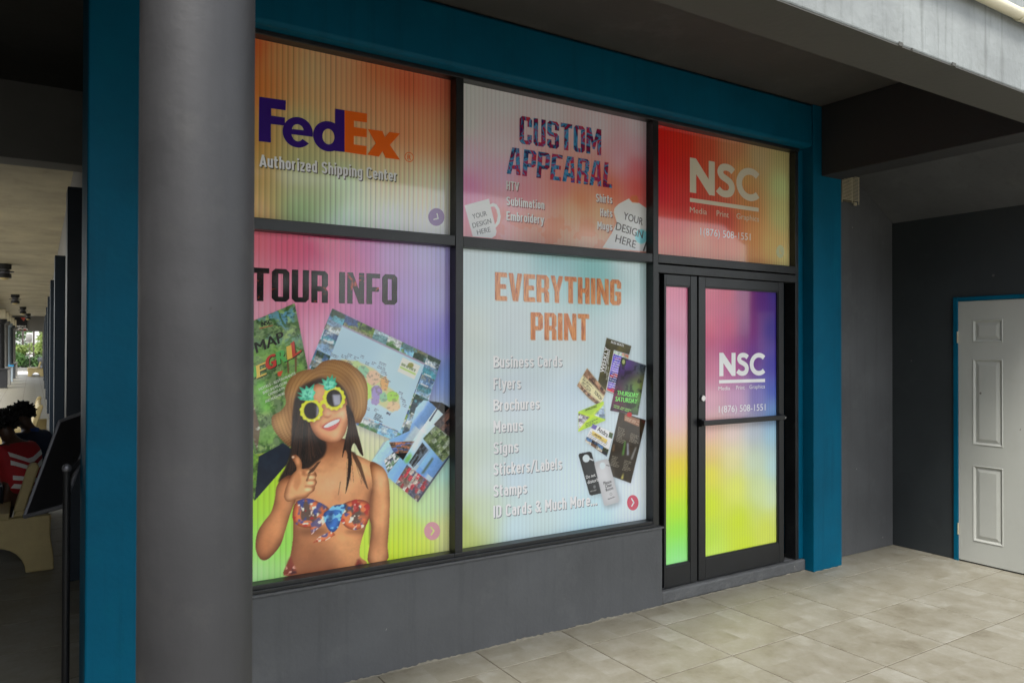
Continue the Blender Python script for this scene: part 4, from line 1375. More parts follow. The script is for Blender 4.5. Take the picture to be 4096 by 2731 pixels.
# ------------------------------------------------------------------ poster 4: tours (lower left), a printed holiday picture
cv = Canvas(*pane_rect(.661, m1a, Z_SILL, Z_TR0), 440, 620)
G5 = [((50, 110), (235, 110, 125)), ((60, 400), (235, 140, 155)), ((60, 700), (235, 160, 180)), ((350, 150), (225, 95, 125)), ((700, 150), (205, 60, 105)), ((850, 250), (205, 75, 130)), ((500, 600), (225, 135, 165)), ((700, 500), (215, 115, 150)),
      ((1000, 200), (190, 100, 170)), ((900, 600), (195, 110, 170)), ((1050, 750), (180, 110, 175)), ((1200, 250), (185, 150, 205)), ((1500, 250), (180, 170, 215)), ((1670, 220), (165, 160, 220)), ((1350, 550), (170, 145, 205)), ((1600, 600), (165, 160, 215)),
      ((1400, 850), (150, 130, 205)), ((1650, 900), (135, 130, 215)), ((1660, 1250), (120, 150, 215)), ((560, 850), (235, 150, 185)), ((600, 1000), (240, 175, 200))]
G6 = [((1000, 300), (225, 225, 190)), ((930, 480), (220, 225, 175)), ((1250, 420), (215, 220, 190)), ((1590, 560), (165, 215, 210)), ((1400, 850), (185, 220, 175)), ((1580, 800), (195, 222, 195)), ((1200, 800), (205, 225, 130)), ((1250, 1000), (195, 220, 60)), ((1400, 1150), (205, 225, 60)),
      ((1570, 1000), (220, 220, 150)), ((1590, 1160), (205, 205, 150)), ((1150, 1200), (200, 230, 30)), ((950, 1100), (195, 230, 60)), ((250, 600), (190, 225, 40)), ((150, 800), (175, 225, 50)), ((80, 900), (170, 225, 70)), ((80, 1100), (150, 225, 100)), ((100, 1350), (180, 235, 160)),
      ((300, 1150), (150, 225, 80)), ((250, 1330), (165, 230, 130)), ((60, 600), (150, 200, 60))]
cv.gradient([(z5(p), c) for p, c in G5] + [(z6(p), c) for p, c in G6])
cv.ribs(.10)
q5 = lambda lp: [z5(p) for p in lp]
q6 = lambda lp: [z6(p) for p in lp]
NX, NY = cv.nx, cv.ny
na_, nb_, nc_ = vnoise(NX, NY, 26, 4), vnoise(NX, NY, 9, 3), vnoise(NX, NY, 4, 2)

# folded leaflet with palms
lf = q5([(-20, 842), (35, 815), (415, 655), (525, 1190)]) + q6([(345, 380), (75, 425), (40, 300), (20, 0)])
cv.fill([(x + 5, y + 5) for x, y in lf], (120, 60, 90), 5, .4)
m = cv.fill(lf, (104, 132, 84))
top = np.clip((cv.Z - cv.P(z5((200, 1080)))[1]) / .12, 0, 1)
cv.put(m * top * np.clip((na_ - .40) * 5, 0, 1), (96, 150, 175))
a_, b_ = cv.affine(z5((0, 1400)), z5((400, 1250)), z5((-60, 900)))
fr_ = np.sin((a_ * 9 + na_ * 7) * 2.2 + b_ * 5) * .5 + .5
cv.put(m * np.clip((fr_ - .62) * 3, 0, .75), (52, 92, 34))
cv.put(m * np.clip((nb_ - .58) * 6, 0, .7), (160, 190, 110))
cv.put(m * np.clip((nc_ - .63) * 5, 0, .6), (30, 55, 24))
cv.put(m * (1 - top) * np.clip((na_ - .50) * 5, 0, .7), (120, 172, 72))
for pts in ([(345, 1060), (360, 1060), (372, 1240), (355, 1240)], [(415, 1050), (432, 1050), (432, 1230), (418, 1230)]):
    cv.shade(q5(pts), (105, 70, 40), 1, .9, m)
cv.fill(q5([(270, 1230), (318, 1215), (300, 1262), (275, 1262)]), (205, 70, 40))
cv.shade(q5([(90, 1300), (160, 1290), (230, 1560), (120, 1568)]), (120, 200, 80), 4, .7, m)
# lower fold, strip of other leaflets
m2 = cv.fill(q6([(45, 370), (75, 425), (110, 435), (75, 785), (40, 740)]), (96, 140, 60))
cv.put(m2 * np.clip((nb_ - .48) * 6, 0, 1), (60, 80, 40)); cv.put(m2 * np.clip((na_ - .55) * 6, 0, 1), (170, 210, 70))
m2 = cv.mask(q6([(45, 0), (60, 0), (120, 230), (95, 400), (45, 240)]), 1)
cv.put(m2 * .8, (110, 80, 70)); cv.put(m2 * np.clip((nb_ - .5) * 6, 0, 1), (190, 200, 180))
m2 = cv.fill(q6([(108, 440), (300, 335), (375, 390), (325, 505), (75, 788)]), (14, 28, 46))
cv.put(m2 * np.clip((na_ - .5) * 3, 0, .6), (24, 44, 62))

# the map sheet with its border of photographs
NAT = [(70, 110, 60), (110, 140, 60), (60, 90, 140), (120, 170, 205), (175, 195, 205), (40, 60, 50), (90, 130, 135), (120, 120, 90), (200, 205, 205)]
SEA = [(76, 108, 150), (130, 160, 190), (50, 66, 76), (190, 204, 214), (80, 140, 155), (50, 76, 60), (140, 148, 140)]
out_ = [z5((730, 697)), z5((1640, 1132)), z6((1345, 300)), z6((1285, 365)), z6((880, 195)), z5((535, 1185))]
cv.fill([(x + 5, y + 10) for x, y in out_], (90, 90, 130), 7, .45)
m = cv.mask(out_, 1)
o_, u_, v_ = z5((730, 697)), z5((1640, 1132)), (1208, 1570)
inn = [z5((815, 835)), z5((1505, 1155)), z6((1215, 248)), (1265, 1575)]
mi = cv.mask(inn, 1)
a_, b_ = cv.affine(o_, u_, v_)
cv.collage(m * (b_ < .5) * (a_ > .12) * (a_ < .87), o_, u_, v_, 8, 7, NAT)
cv.collage(m * (a_ <= .12), o_, u_, v_, 8, 8, SEA)
cv.collage(m * (a_ >= .87), o_, u_, v_, 8, 8, SEA)
cv.collage(m * (b_ >= .5) * (a_ > .12) * (a_ < .87), o_, u_, v_, 6, 7, NAT + [(190, 80, 70)])
cv.put(mi, (178, 208, 236))
cv.shade(q5([(1150, 990), (1505, 1155), (1300, 1568), (1000, 1568)]), (196, 220, 240), 10, .5, mi)
cv.shade(inn[:2] + [z5((1500, 1168)), z5((815, 848))], (150, 110, 130), 1, .6)
isl = [(800, 1120), (860, 1130), (930, 1135), (1010, 1170), (1080, 1200), (1140, 1255), (1200, 1290), (1195, 1350), (1240, 1380), (1290, 1440), (1295, 1520), (1230, 1568), (1170, 1530), (1120, 1500), (1060, 1480), (1020, 1400), (960, 1300), (880, 1220), (800, 1200)]
cv.fill(q5(isl), (205, 205, 150), 2)
for c, rx, ry, col in (((840, 1160), 48, 34, (205, 190, 140)), ((925, 1180), 45, 45, (190, 212, 150)), ((985, 1225), 50, 55, (150, 200, 165)), ((1075, 1275), 62, 62, (225, 190, 160)), ((1165, 1325), 36, 62, (225, 175, 120)),
                       ((1020, 1390), 45, 70, (190, 225, 110)), ((1100, 1400), 48, 60, (165, 150, 200)), ((1160, 1440), 32, 40, (150, 200, 165)), ((1235, 1435), 50, 50, (170, 215, 100)), ((1240, 1515), 55, 45, (230, 195, 155)),
                       ((1090, 1470), 35, 35, (165, 150, 195))):
    q = [(x + rng.uniform(-6, 6), y + rng.uniform(-6, 6)) for x, y in ell(c, rx, ry, 0, 360, 22)]
    k = cv.fill(q5(q), col, 1) 
    cv.put(k * np.clip((nc_ - .6) * 4, 0, .35), (110, 100, 90))
for i, (px, py, ln) in enumerate(((720, 1070, 70), (810, 1080, 55), (860, 1070, 45), (915, 1095, 45), (970, 1085, 45), (1010, 1140, 40), (1065, 1140, 35), (1125, 1140, 65), (1110, 1170, 90), (1140, 1215, 70), (1130, 1250, 60), (1180, 1290, 40), (1290, 1390, 40), (1305, 1430, 40),
                                  (1320, 1455, 40), (1320, 1490, 35), (1085, 1530, 40), (1190, 1560, 40), (860, 1130, 50), (1020, 1520, 30))):
    cv.lines(z5((px, py)), z5((px + ln, py + ln * .42)), z5((px - 8, py + 28)), 2, (90, 98, 118), 40 + i, .75, .5, mi)
cv.lines(z6((1025, 100)), z6((1095, 130)), z6((1005, 150)), 4, (40, 42, 60), 70, .9, .6, mi)
cv.lines(z6((1110, 92)), z6((1158, 110)), z6((1106, 112)), 1, (40, 42, 60), 71, .8, .6, mi)
m = cv.fill(q5([(1318, 1105), (1468, 1178), (1415, 1290), (1275, 1222)]), (232, 228, 212), 1)
cv.fill(q5(ell((1385, 1172), 26, 22)), (150, 150, 90)); cv.fill(q5([(1300, 1178), (1430, 1240), (1424, 1256), (1294, 1194)]), (170, 205, 110), 1, .8)
cv.lines(z5((1312, 1150)), z5((1440, 1212)), z5((1302, 1176)), 1, (110, 130, 90), 72, .7, .8)
# the sheet of beach photographs
ph = q6([(985, 490), (1085, 330), (1290, 240), (1340, 60), (1400, 0), (1545, 20), (1610, 60), (1607, 442), (1357, 800)])
cv.fill([(x + 4, y + 8) for x, y in ph], (120, 140, 120), 6, .45)
m = cv.mask(ph, 1)
o_, u_, v_ = z6((1357, 800)), z6((1607, 442)), z6((985, 490))
cv.collage(m, o_, u_, v_, 2, 3, [(120, 165, 215), (160, 195, 230), (105, 150, 205), (185, 205, 215)], False, .15)
a_, b_ = cv.affine(o_, u_, v_)
for pl, pal, k1, k2 in (([(1175, 660), (1270, 505), (1450, 640), (1357, 800)], [(190, 180, 170), (120, 100, 90), (170, 60, 70), (90, 90, 110)], 4, 5),
                        ([(1285, 490), (1390, 330), (1440, 390), (1320, 530)], [(60, 58, 60), (90, 100, 110), (45, 45, 45)], 2, 2),
                        ([(1395, 300), (1500, 190), (1607, 290), (1607, 430), (1550, 485)], [(110, 125, 85), (70, 90, 55), (150, 160, 140)], 4, 4),
                        ([(1090, 470), (1170, 400), (1215, 450), (1120, 570)], [(225, 225, 225), (110, 140, 110), (70, 80, 90)], 4, 4),
                        ([(1130, 330), (1330, 320), (1240, 470), (1160, 400)], [(170, 110, 80), (120, 90, 70), (80, 100, 150), (60, 60, 60)], 5, 4),
                        ([(1480, 190), (1610, 50), (1610, 290)], [(40, 40, 46), (70, 60, 60), (110, 80, 70)], 3, 3)):
    cv.collage(m * cv.mask(q6(pl), 1), z6(pl[0]), z6(pl[1]), z6(pl[-1]), k1, k2, pal, False)
cv.shade(q6([(1380, 575), (1470, 445), (1478, 460), (1400, 575)]), (70, 85, 60), 2, .9, m)
cv.shade(q6([(1440, 160), (1530, 25), (1536, 32), (1452, 168)]), (60, 62, 80), 1, .9, m)
cv.shade(q6([(1245, 470), (1300, 405), (1310, 440), (1270, 500)]), (120, 190, 70), 3, .9, m)
cv.shade(q6([(1300, 370), (1390, 180), (1420, 240), (1330, 420)]), (225, 225, 222), 4, .8, m)
cv.shade(q6([(1345, 790), (1600, 430), (1608, 445), (1357, 802)]), (60, 60, 70), 1, .8, m)

# the woman in the picture, thumb up, straw hat, fancy sunglasses
zw = frame_map(1000, 1160, .765)
qw = lambda lp: [zw(p) for p in lp]
wr = np.random.default_rng(5)


def smooth(lp, k=4):
    """round an outline by a closed spline through its points"""
    P, out = [np.array(p, float) for p in lp], []
    n = len(P)
    for i in range(n):
        p0, p1, p2, p3 = P[i - 1], P[i], P[(i + 1) % n], P[(i + 2) % n]
        for t in np.arange(k) / k:
            out.append(tuple(.5 * (2 * p1 + (p2 - p0) * t + (2 * p0 - 5 * p1 + 4 * p2 - p3) * t * t + (3 * p1 - p0 - 3 * p2 + p3) * t ** 3)))
    return out


def strands(m, roots, tips, n, cols, w=2.2, bend=10, alpha=.7):
    for k in range(n):
        t = wr.random()
        a = np.array(roots[0]) * (1 - t) + np.array(roots[1]) * t + wr.normal(size=2) * 4
        b = np.array(tips[0]) * (1 - t) + np.array(tips[1]) * t + wr.normal(size=2) * 6
        mid = (a + b) / 2 + wr.normal(size=2) * bend
        ww = w * wr.uniform(.6, 1.4)
        pts = [a * (1 - s) ** 2 + 2 * mid * s * (1 - s) + b * s * s for s in np.linspace(0, 1, 7)]
        lp = [tuple(p + (-ww, 0)) for p in pts] + [tuple(p + (ww, 0)) for p in pts[::-1]]
        cv.shade(qw(lp), cols[wr.integers(len(cols))], 1, alpha, m)


grain = vnoise(NX, NY, 30, 4)
# hat
hat = smooth([(112, 690), (120, 655), (160, 632), (188, 590), (181, 540), (196, 482), (236, 437), (290, 417), (335, 412), (380, 374), (440, 363), (500, 374), (552, 406), (592, 444), (612, 492), (616, 560), (608, 630), (590, 668), (560, 696), (430, 640), (300, 640), (236, 760), (212, 818), (160, 777), (126, 732)])
mh = cv.round_fill(qw(hat), (120, 78, 38), (190, 140, 82), 9)
a_, b_ = cv.affine(zw((400, 600)), zw((600, 600)), zw((400, 400)))
rad = np.hypot(a_, b_ * .85)
ring_ = .5 + .5 * np.sin(rad * 78 + grain * 4)
cv.put(mh * np.clip(ring_ - .45, 0, .5) * .7, (104, 66, 30))
ang_ = np.arctan2(b_, a_)
cv.put(mh * np.clip(np.sin(ang_ * 140 + rad * 9) - .3, 0, .5) * .35, (226, 184, 120))
cv.shade(qw(ell((410, 430), 110, 40)), (134, 90, 46), 12, .75, mh)
cv.shade(qw(ell((260, 470), 60, 40)), (150, 104, 56), 10, .5, mh)
cv.shade(qw(ell((575, 560), 34, 90)), (206, 162, 104), 8, .5, mh)
cv.shade(qw([(470, 440), (520, 440), (560, 540), (560, 660), (520, 640), (515, 540)]), (96, 60, 28), 8, .65, mh)
cv.shade(qw([(196, 600), (236, 560), (232, 700), (214, 800), (200, 700)]), (112, 70, 34), 7, .6, mh)
cv.shade(qw(ell((150, 690), 30, 50)), (208, 158, 92), 8, .6, mh)
# shade under the brim, hair on both sides
inner = smooth([(236, 570), (262, 508), (330, 470), (378, 458), (452, 478), (502, 530), (525, 610), (540, 660), (500, 700), (300, 700), (236, 690)])
mi_ = cv.fill(qw(inner), (44, 26, 18), 3)
hairl = smooth([(244, 560), (226, 650), (220, 770), (212, 860), (186, 930), (150, 1002), (206, 975), (250, 945), (300, 935), (350, 896), (390, 860), (398, 800), (350, 745), (312, 690), (290, 600)])
cv.fill(qw(hairl), (30, 19, 15), 2)
# body
torso = smooth([(385, 780), (372, 850), (320, 895), (260, 940), (200, 972), (160, 1000), (190, 1090), (232, 1110), (226, 1200), (224, 1300), (208, 1400), (178, 1490), (330, 1480), (600, 1436), (574, 1390), (578, 1325), (604, 1240), (628, 1150), (640, 1060), (700, 1000), (690, 930), (600, 880), (530, 842), (510, 780)])
mt_ = cv.round_fill(qw(torso), (96, 50, 28), (196, 132, 86), 12)
gx_ = (cv.X - cv.P(zw((220, 1000)))[0]) / (cv.P(zw((620, 1000)))[0] - cv.P(zw((220, 1000)))[0])
gz_ = (cv.P(zw((400, 1180)))[1] - cv.Z) / .22
cv.put(mt_ * np.clip(gz_, 0, 1) * .75, np.array((122, 68, 42)) * (1 - np.clip(gx_, 0, 1)[..., None]) + np.array((196, 134, 84)) * np.clip(gx_, 0, 1)[..., None])
for c_, rx, ry, col, al, so in (((430, 1000), 110, 70, (232, 182, 136), .9, 20), ((600, 920), 80, 50, (232, 180, 130), .85, 16), ((320, 1000), 70, 50, (206, 148, 104), .7, 16), ((440, 835), 60, 40, (112, 62, 38), .9, 10), ((470, 900), 26, 60, (222, 166, 120), .7, 10),
                                ((420, 900), 22, 50, (176, 114, 74), .6, 8), ((455, 1080), 8, 50, (156, 96, 60), .7, 6), ((470, 1335), 70, 50, (226, 166, 112), .8, 16), ((545, 1340), 40, 60, (206, 146, 94), .7, 12), ((395, 1400), 34, 80, (112, 62, 38), .6, 14),
                                ((300, 1370), 60, 90, (136, 80, 50), .6, 16), ((330, 1260), 90, 16, (80, 42, 26), .8, 6), ((555, 1262), 60, 9, (96, 54, 32), .8, 4), ((420, 1470), 150, 26, (130, 74, 46), .6, 10), ((520, 930), 60, 5, (186, 126, 84), .6, 3), ((360, 945), 50, 5, (172, 112, 74), .6, 3)):
    cv.shade(qw(ell(c_, rx, ry)), col, so, al, mt_)
mk = cv.fill(qw(hairl), (30, 19, 15), 2)
strands(mk, ((240, 600), (330, 740)), ((160, 980), (380, 850)), 70, ((58, 36, 26), (20, 12, 10), (76, 48, 34), (40, 25, 18)), 1.6, 8, .7)
# her left arm (viewer's right)
armr = smooth([(628, 900), (680, 915), (708, 945), (724, 990), (731, 1070), (729, 1200), (720, 1330), (716, 1413), (620, 1424), (625, 1330), (634, 1240), (622, 1180), (630, 1080), (640, 1010)])
mr = cv.round_fill(qw(armr), (110, 62, 34), (204, 142, 94), 8)
for c_, rx, ry, col, al, so in (((690, 985), 24, 60, (240, 190, 140), .85, 9), ((700, 1130), 14, 110, (226, 166, 114), .7, 8), ((655, 1310), 18, 70, (128, 74, 46), .75, 9), ((690, 1360), 16, 40, (196, 132, 84), .7, 8), ((650, 1120), 14, 90, (150, 92, 56), .6, 8)):
    cv.shade(qw(ell(c_, rx, ry)), col, so, al, mr)
cv.shade(qw([(634, 1040), (642, 1040), (634, 1180), (640, 1240), (630, 1330), (624, 1330), (628, 1200)]), (72, 38, 22), 3, .75)
# her right arm and the thumb
arml = smooth([(212, 968), (164, 990), (138, 1030), (130, 1090), (110, 1160), (72, 1210), (38, 1268), (29, 1345), (48, 1398), (78, 1411), (112, 1390), (160, 1330), (186, 1250), (212, 1165), (240, 1090), (250, 1020)])
ml = cv.round_fill(qw(arml), (92, 48, 26), (184, 118, 74), 8)
for c_, rx, ry, col, al, so in (((170, 1060), 22, 60, (210, 148, 100), .7, 9), ((100, 1230), 26, 70, (190, 124, 78), .7, 10), ((150, 1230), 22, 80, (212, 150, 102), .75, 9), ((70, 1350), 30, 40, (150, 90, 56), .7, 9), ((205, 1130), 12, 40, (222, 164, 116), .7, 6)):
    cv.shade(qw(ell(c_, rx, ry)), col, so, al, ml)
hand = smooth([(217, 866), (238, 860), (260, 878), (272, 908), (272, 934), (304, 931), (337, 946), (349, 966), (343, 985), (350, 1004), (340, 1026), (336, 1046), (312, 1066), (292, 1086), (240, 1092), (200, 1106), (178, 1078), (194, 1012), (222, 962), (244, 938), (236, 906), (222, 884)], 3)
mg = cv.round_fill(qw(hand), (118, 66, 38), (214, 152, 104), 5)
for lp, col, al in (([(272, 938), (292, 950), (288, 974), (270, 966)], (140, 82, 50), .7), ([(290, 962), (346, 962), (346, 967), (290, 968)], (112, 60, 36), .8), ([(292, 990), (346, 988), (346, 993), (292, 996)], (112, 60, 36), .8), ([(286, 1022), (340, 1024), (338, 1029), (286, 1028)], (112, 60, 36), .8), ([(232, 960), (262, 950), (268, 1000), (246, 1050), (226, 1030)], (178, 116, 74), .7)):
    cv.shade(qw(lp), col, 2, al, mg)
for c_ in ((318, 948), (322, 978), (318, 1008), (304, 1042)):
    cv.shade(qw(ell(c_, 20, 9)), (242, 192, 142), 2, .85, mg)
cv.shade(qw(ell((250, 890), 10, 26, 0, 360, 20, .5)), (226, 166, 118), 3, .7, mg)
cv.shade(qw(ell((226, 872), 7, 6)), (246, 196, 170), 1, .8, mg)
cv.shade(qw(ell((205, 1085), 16, 14)), (232, 180, 132), 4, .7, mg)
# bikini top, knot and tails
pat, pat2, pat3 = vnoise(NX, NY, 11, 2), vnoise(NX, NY, 7, 2), vnoise(NX, NY, 18, 2)
for lp in ([(236, 1112), (288, 1088), (345, 1100), (412, 1140), (404, 1182), (352, 1232), (292, 1242), (240, 1222), (222, 1180)], [(496, 1112), (550, 1094), (602, 1100), (624, 1122), (626, 1180), (602, 1232), (550, 1252), (502, 1238), (466, 1186), (470, 1136)]):
    k = cv.round_fill(qw(smooth(lp)), (112, 48, 28), (216, 112, 66), 5)
    cv.put(k * np.clip((pat3 - .56) * 7, 0, .85), (64, 60, 60)); cv.put(k * np.clip((pat - .62) * 9, 0, .9), (52, 66, 130)); cv.put(k * np.clip((pat2 - .66) * 9, 0, .9), (236, 214, 196))
    cv.put(k * np.clip((.33 - pat) * 9, 0, .8), (160, 34, 32))
cv.shade(qw([(360, 1120), (412, 1142), (400, 1180), (352, 1200), (380, 1160)]), (110, 50, 30), 4, .5)
for tl in ([(396, 1172), (410, 1200), (350, 1250), (322, 1278), (314, 1244), (340, 1196)], [(428, 1256), (446, 1278), (396, 1308), (328, 1320), (362, 1288)]):
    k = cv.round_fill(qw(tl), (150, 66, 40), (222, 122, 78), 3)
    cv.put(k * np.clip((pat - .5) * 9, 0, .85), (66, 74, 120)); cv.put(k * np.clip((pat2 - .55) * 9, 0, .8), (238, 208, 192))
k = cv.round_fill(qw(smooth([(384, 1172), (412, 1146), (442, 1124), (502, 1122), (484, 1168), (462, 1238), (432, 1264), (402, 1238)])), (22, 50, 100), (46, 100, 172), 4)
cv.put(k * np.clip((pat2 - .56) * 9, 0, .85), (120, 190, 222)); cv.shade(qw([(412, 1160), (440, 1150), (420, 1230), (406, 1214)]), (14, 34, 72), 3, .75, k)
for lp in ([(214, 1384), (196, 1420), (176, 1492), (246, 1478), (236, 1452), (222, 1420)], [(548, 1440), (566, 1400), (580, 1412), (590, 1436)]):
    k = cv.fill(qw(lp), (120, 48, 36), 2)
    cv.put(k * np.clip((pat - .5) * 9, 0, .8), (56, 38, 48)); cv.put(k * np.clip((pat2 - .58) * 9, 0, .8), (226, 180, 160))
# face
face = smooth([(332, 500), (378, 490), (450, 510), (500, 560), (511, 620), (513, 670), (504, 730), (480, 776), (440, 797), (398, 790), (358, 772), (330, 738), (312, 690), (302, 630), (312, 560)])
mf = cv.round_fill(qw(face), (120, 66, 40), (214, 150, 106), 7)
for c_, rx, ry, col, al, so in (((484, 650), 26, 36, (242, 192, 152), .85, 7), ((412, 640), 20, 18, (236, 182, 142), .8, 5), ((345, 700), 24, 44, (184, 120, 82), .7, 9), ((448, 768), 34, 16, (234, 180, 138), .8, 6), ((398, 770), 40, 18, (178, 114, 76), .6, 7), ((352, 530), 22, 36, (206, 146, 104), .8, 7),
                                ((370, 668), 22, 16, (226, 168, 128), .7, 6), ((498, 720), 12, 50, (176, 112, 74), .6, 6), ((405, 600), 9, 40, (226, 166, 124), .7, 4), ((384, 610), 7, 34, (170, 106, 70), .6, 4)):
    cv.shade(qw(ell(c_, rx, ry)), col, so, al, mf)
cv.shade(qw([(382, 648), (392, 660), (412, 662), (430, 648), (424, 658), (410, 668), (390, 666)]), (126, 66, 46), 2, .85, mf)
for lp in ([(372, 682), (366, 712), (374, 728), (372, 708)], [(472, 652), (482, 676), (478, 704), (476, 676)]):
    cv.shade(qw(lp), (150, 90, 60), 2, .7, mf)
cv.fill(qw(smooth([(374, 716), (400, 695), (440, 676), (470, 670), (466, 698), (446, 724), (416, 735), (392, 728)])), (158, 62, 58), 2)
cv.fill(qw(smooth([(392, 724), (420, 716), (448, 700), (464, 688), (448, 716), (418, 728)])), (196, 92, 86), 2)
cv.fill(qw(smooth([(386, 713), (414, 692), (446, 678), (468, 675), (460, 691), (428, 709), (400, 719)])), (248, 242, 236), 1)
for x in (404, 418, 432, 446):
    cv.shade(qw([(x, 690), (x + 1.5, 690), (x + 5, 712), (x + 3.5, 712)]), (190, 176, 168), 1, .5)
# hair over the shoulders
hairr = smooth([(502, 600), (536, 640), (558, 720), (593, 860), (574, 850), (546, 800), (529, 832), (531, 900), (523, 980), (499, 1064), (510, 960), (511, 866), (496, 836), (484, 876), (484, 848), (497, 780), (512, 700)], 3)
mq = cv.fill(qw(hairr), (36, 22, 17), 1)
strands(mq, ((515, 640), (545, 680)), ((500, 1000), (588, 850)), 36, ((70, 44, 32), (24, 14, 11), (52, 32, 24)), 1.3, 6, .7)
for lp, al in (([(530, 842), (546, 846), (580, 905), (620, 1042), (610, 1034), (562, 922), (538, 876)], .75), ([(470, 1000), (476, 1000), (464, 1070), (460, 1070)], .4), ([(352, 900), (372, 892), (330, 950), (300, 960)], .8), ([(312, 935), (330, 925), (300, 1000), (292, 996)], .45)):
    cv.shade(qw(lp), (50, 30, 21), 1, al)
strands(np.ones_like(mq), ((500, 820), (560, 860)), ((480, 1010), (600, 1010)), 12, ((66, 42, 30), (50, 30, 21)), .8, 8, .5)
# novelty sunglasses
for c_, rx, ry, lx, ly, sd in (((321, 630), 60, 58, 38, 43, 0), ((440, 565), 58, 62, 40, 44, 1)):
    bump = [(c_[0] + (rx + 3 * math.sin(t * 13)) * math.cos(t), c_[1] - (ry + 3 * math.sin(t * 13)) * math.sin(t)) for t in [2 * math.pi * k / 78 for k in range(78)]]
    cv.shade(qw([(x + 4, y + 8) for x, y in bump]), (90, 50, 30), 4, .5, mf)
    k = cv.round_fill(qw(bump), (206, 214, 10), (250, 250, 50), 2)
    cv.put(k * np.clip((nc_ - .6) * 5, 0, .6), (252, 250, 160))
    k = cv.fill(qw(ell(c_, lx + 3, ly + 3)), (150, 150, 20), 1)
    k = cv.fill(qw(ell(c_, lx, ly)), (18, 13, 13), 1)
    if sd: cv.shade(qw([(430, 545), (474, 545), (476, 600), (440, 606), (434, 580)]), (164, 166, 182), 2, .9, k)
    else: cv.shade(qw([(348, 600), (362, 606), (360, 660), (346, 664)]), (168, 168, 182), 2, .85, k)
cv.fill(qw([(366, 582), (394, 566), (398, 586), (374, 600)]), (228, 228, 40), 1)
for lp in ([(244, 534), (274, 540), (256, 504), (288, 519), (293, 498), (309, 514), (337, 488), (331, 520), (343, 534), (331, 558), (336, 575), (300, 578), (264, 574), (247, 556), (274, 555)],
           [(351, 484), (384, 490), (374, 462), (399, 474), (405, 448), (418, 464), (431, 438), (436, 467), (450, 453), (446, 480), (457, 490), (440, 512), (402, 526), (384, 514), (390, 500)]):
    k = cv.round_fill(qw(lp), (56, 176, 136), (122, 222, 188), 3)
    cv.put(k * np.clip((nc_ - .52) * 6, 0, .7), (40, 150, 120))
# fine tone of a photograph
allm = np.clip(mt_ + mr + ml + mg + mf, 0, 1)[..., None]
cv.c = cv.c * (1 + allm * (.11 + (grain[..., None] - .5) * .22 + (nc_[..., None] - .5) * .05))

o, F = poster('shop_poster', 'pink to lime poster of a smiling woman in a straw hat, lower left window', cv, 1.2)
LAVA = swirl_mat('dark lava lettering fill', [(8, 5, 10), (20, 8, 10), (10, 8, 16), (40, 14, 14), (12, 7, 12), (190, 70, 45)], 16, 1.4, 1.0)
F.glyphs('lettering', 'TOUR INFO', z5((50, 634)), z5((1272, 668)), z5((52, 355)), LAVA, HEAVY, .075, 3)
BK = ink((24, 26, 24), 1.0)
F.text('NSC', z5((142, 848)), z5((224, 822)), z5((136, 812)), BK, .05, 2)
F.shape('underline', [q5([(120, 862), (232, 835), (233, 841), (122, 868)])], ink((190, 60, 50), 1.0), 2)
F.text('MAP', z5((97, 1072)), z5((330, 972)), z5((78, 985)), BK, .03, 2)
for ch, L, R, T, cc in (('N', (38, 1292), (92, 1268), (30, 1205), (110, 190, 90)), ('E', (103, 1280), (172, 1250), (95, 1175), (232, 200, 90)), ('G', (182, 1215), (255, 1182), (172, 1105), (200, 60, 50)), ('R', (276, 1168), (350, 1135), (265, 1062), (90, 180, 90)),
                        ('I', (362, 1125), (388, 1114), (352, 1015), (232, 190, 80)), ('L', (400, 1108), (464, 1062), (386, 985), (200, 66, 50))):
    F.text(ch, z5(L), z5(R), z5(T), ink(cc, 1.0), .06, 3, (ink((40, 50, 30), 1.0), (.004, -.004)))
LW = ink((225, 230, 215), 1.0)
for tx, L, R, T in (('HOTELS - RESTAURANTS', (118, 1385), (422, 1248), (114, 1364)), ('BARS-SHOPS-CLUBS', (152, 1414), (352, 1322), (148, 1392)), ('CAMBIO-ATM', (196, 1428), (330, 1370), (192, 1408)), ('AND MUCH MORE', (170, 1487), (332, 1414), (166, 1466))):
    F.text(tx, z5(L), z5(R), z5(T), LW, .02, 2)
PNK = ink((222, 160, 170), 1.0)
F.shape('printed_icon', [q6(ell((1467, 1024), 63, 71)), q6([(1450, 995), (1459, 988), (1488, 1022), (1462, 1060), (1452, 1054), (1474, 1022)])], PNK, 2)

# ------------------------------------------------------------------ the two black glass doors
YD0, YD1, YP = 3.650, 3.692, 3.671


def door_x(px): return at(px, 1700, y=YD0).x


def film_pane(parent, x0, x1, z0, z1, grads, gain, label):
    c = Canvas(x0, x1, z0, z1, max(24, int((x1 - x0) / .0038)), 60, YP)
    c.gradient([(zd(p), q) for p, q in grads])
    c.ribs(.06)
    me = c.mesh('film_print', M['print'], gain)
    o = link('door_pane', me, parent)
    pl = parent.location
    o.location = (x0 - pl[0], YP - pl[1], z0 - pl[2])
    tag(o, label)
    back = MB().box(0, x1 - x0, .002, .012, 0, z1 - z0).build('glass', M['glass'], o)
    return Film(o, (x0, z0), YP)


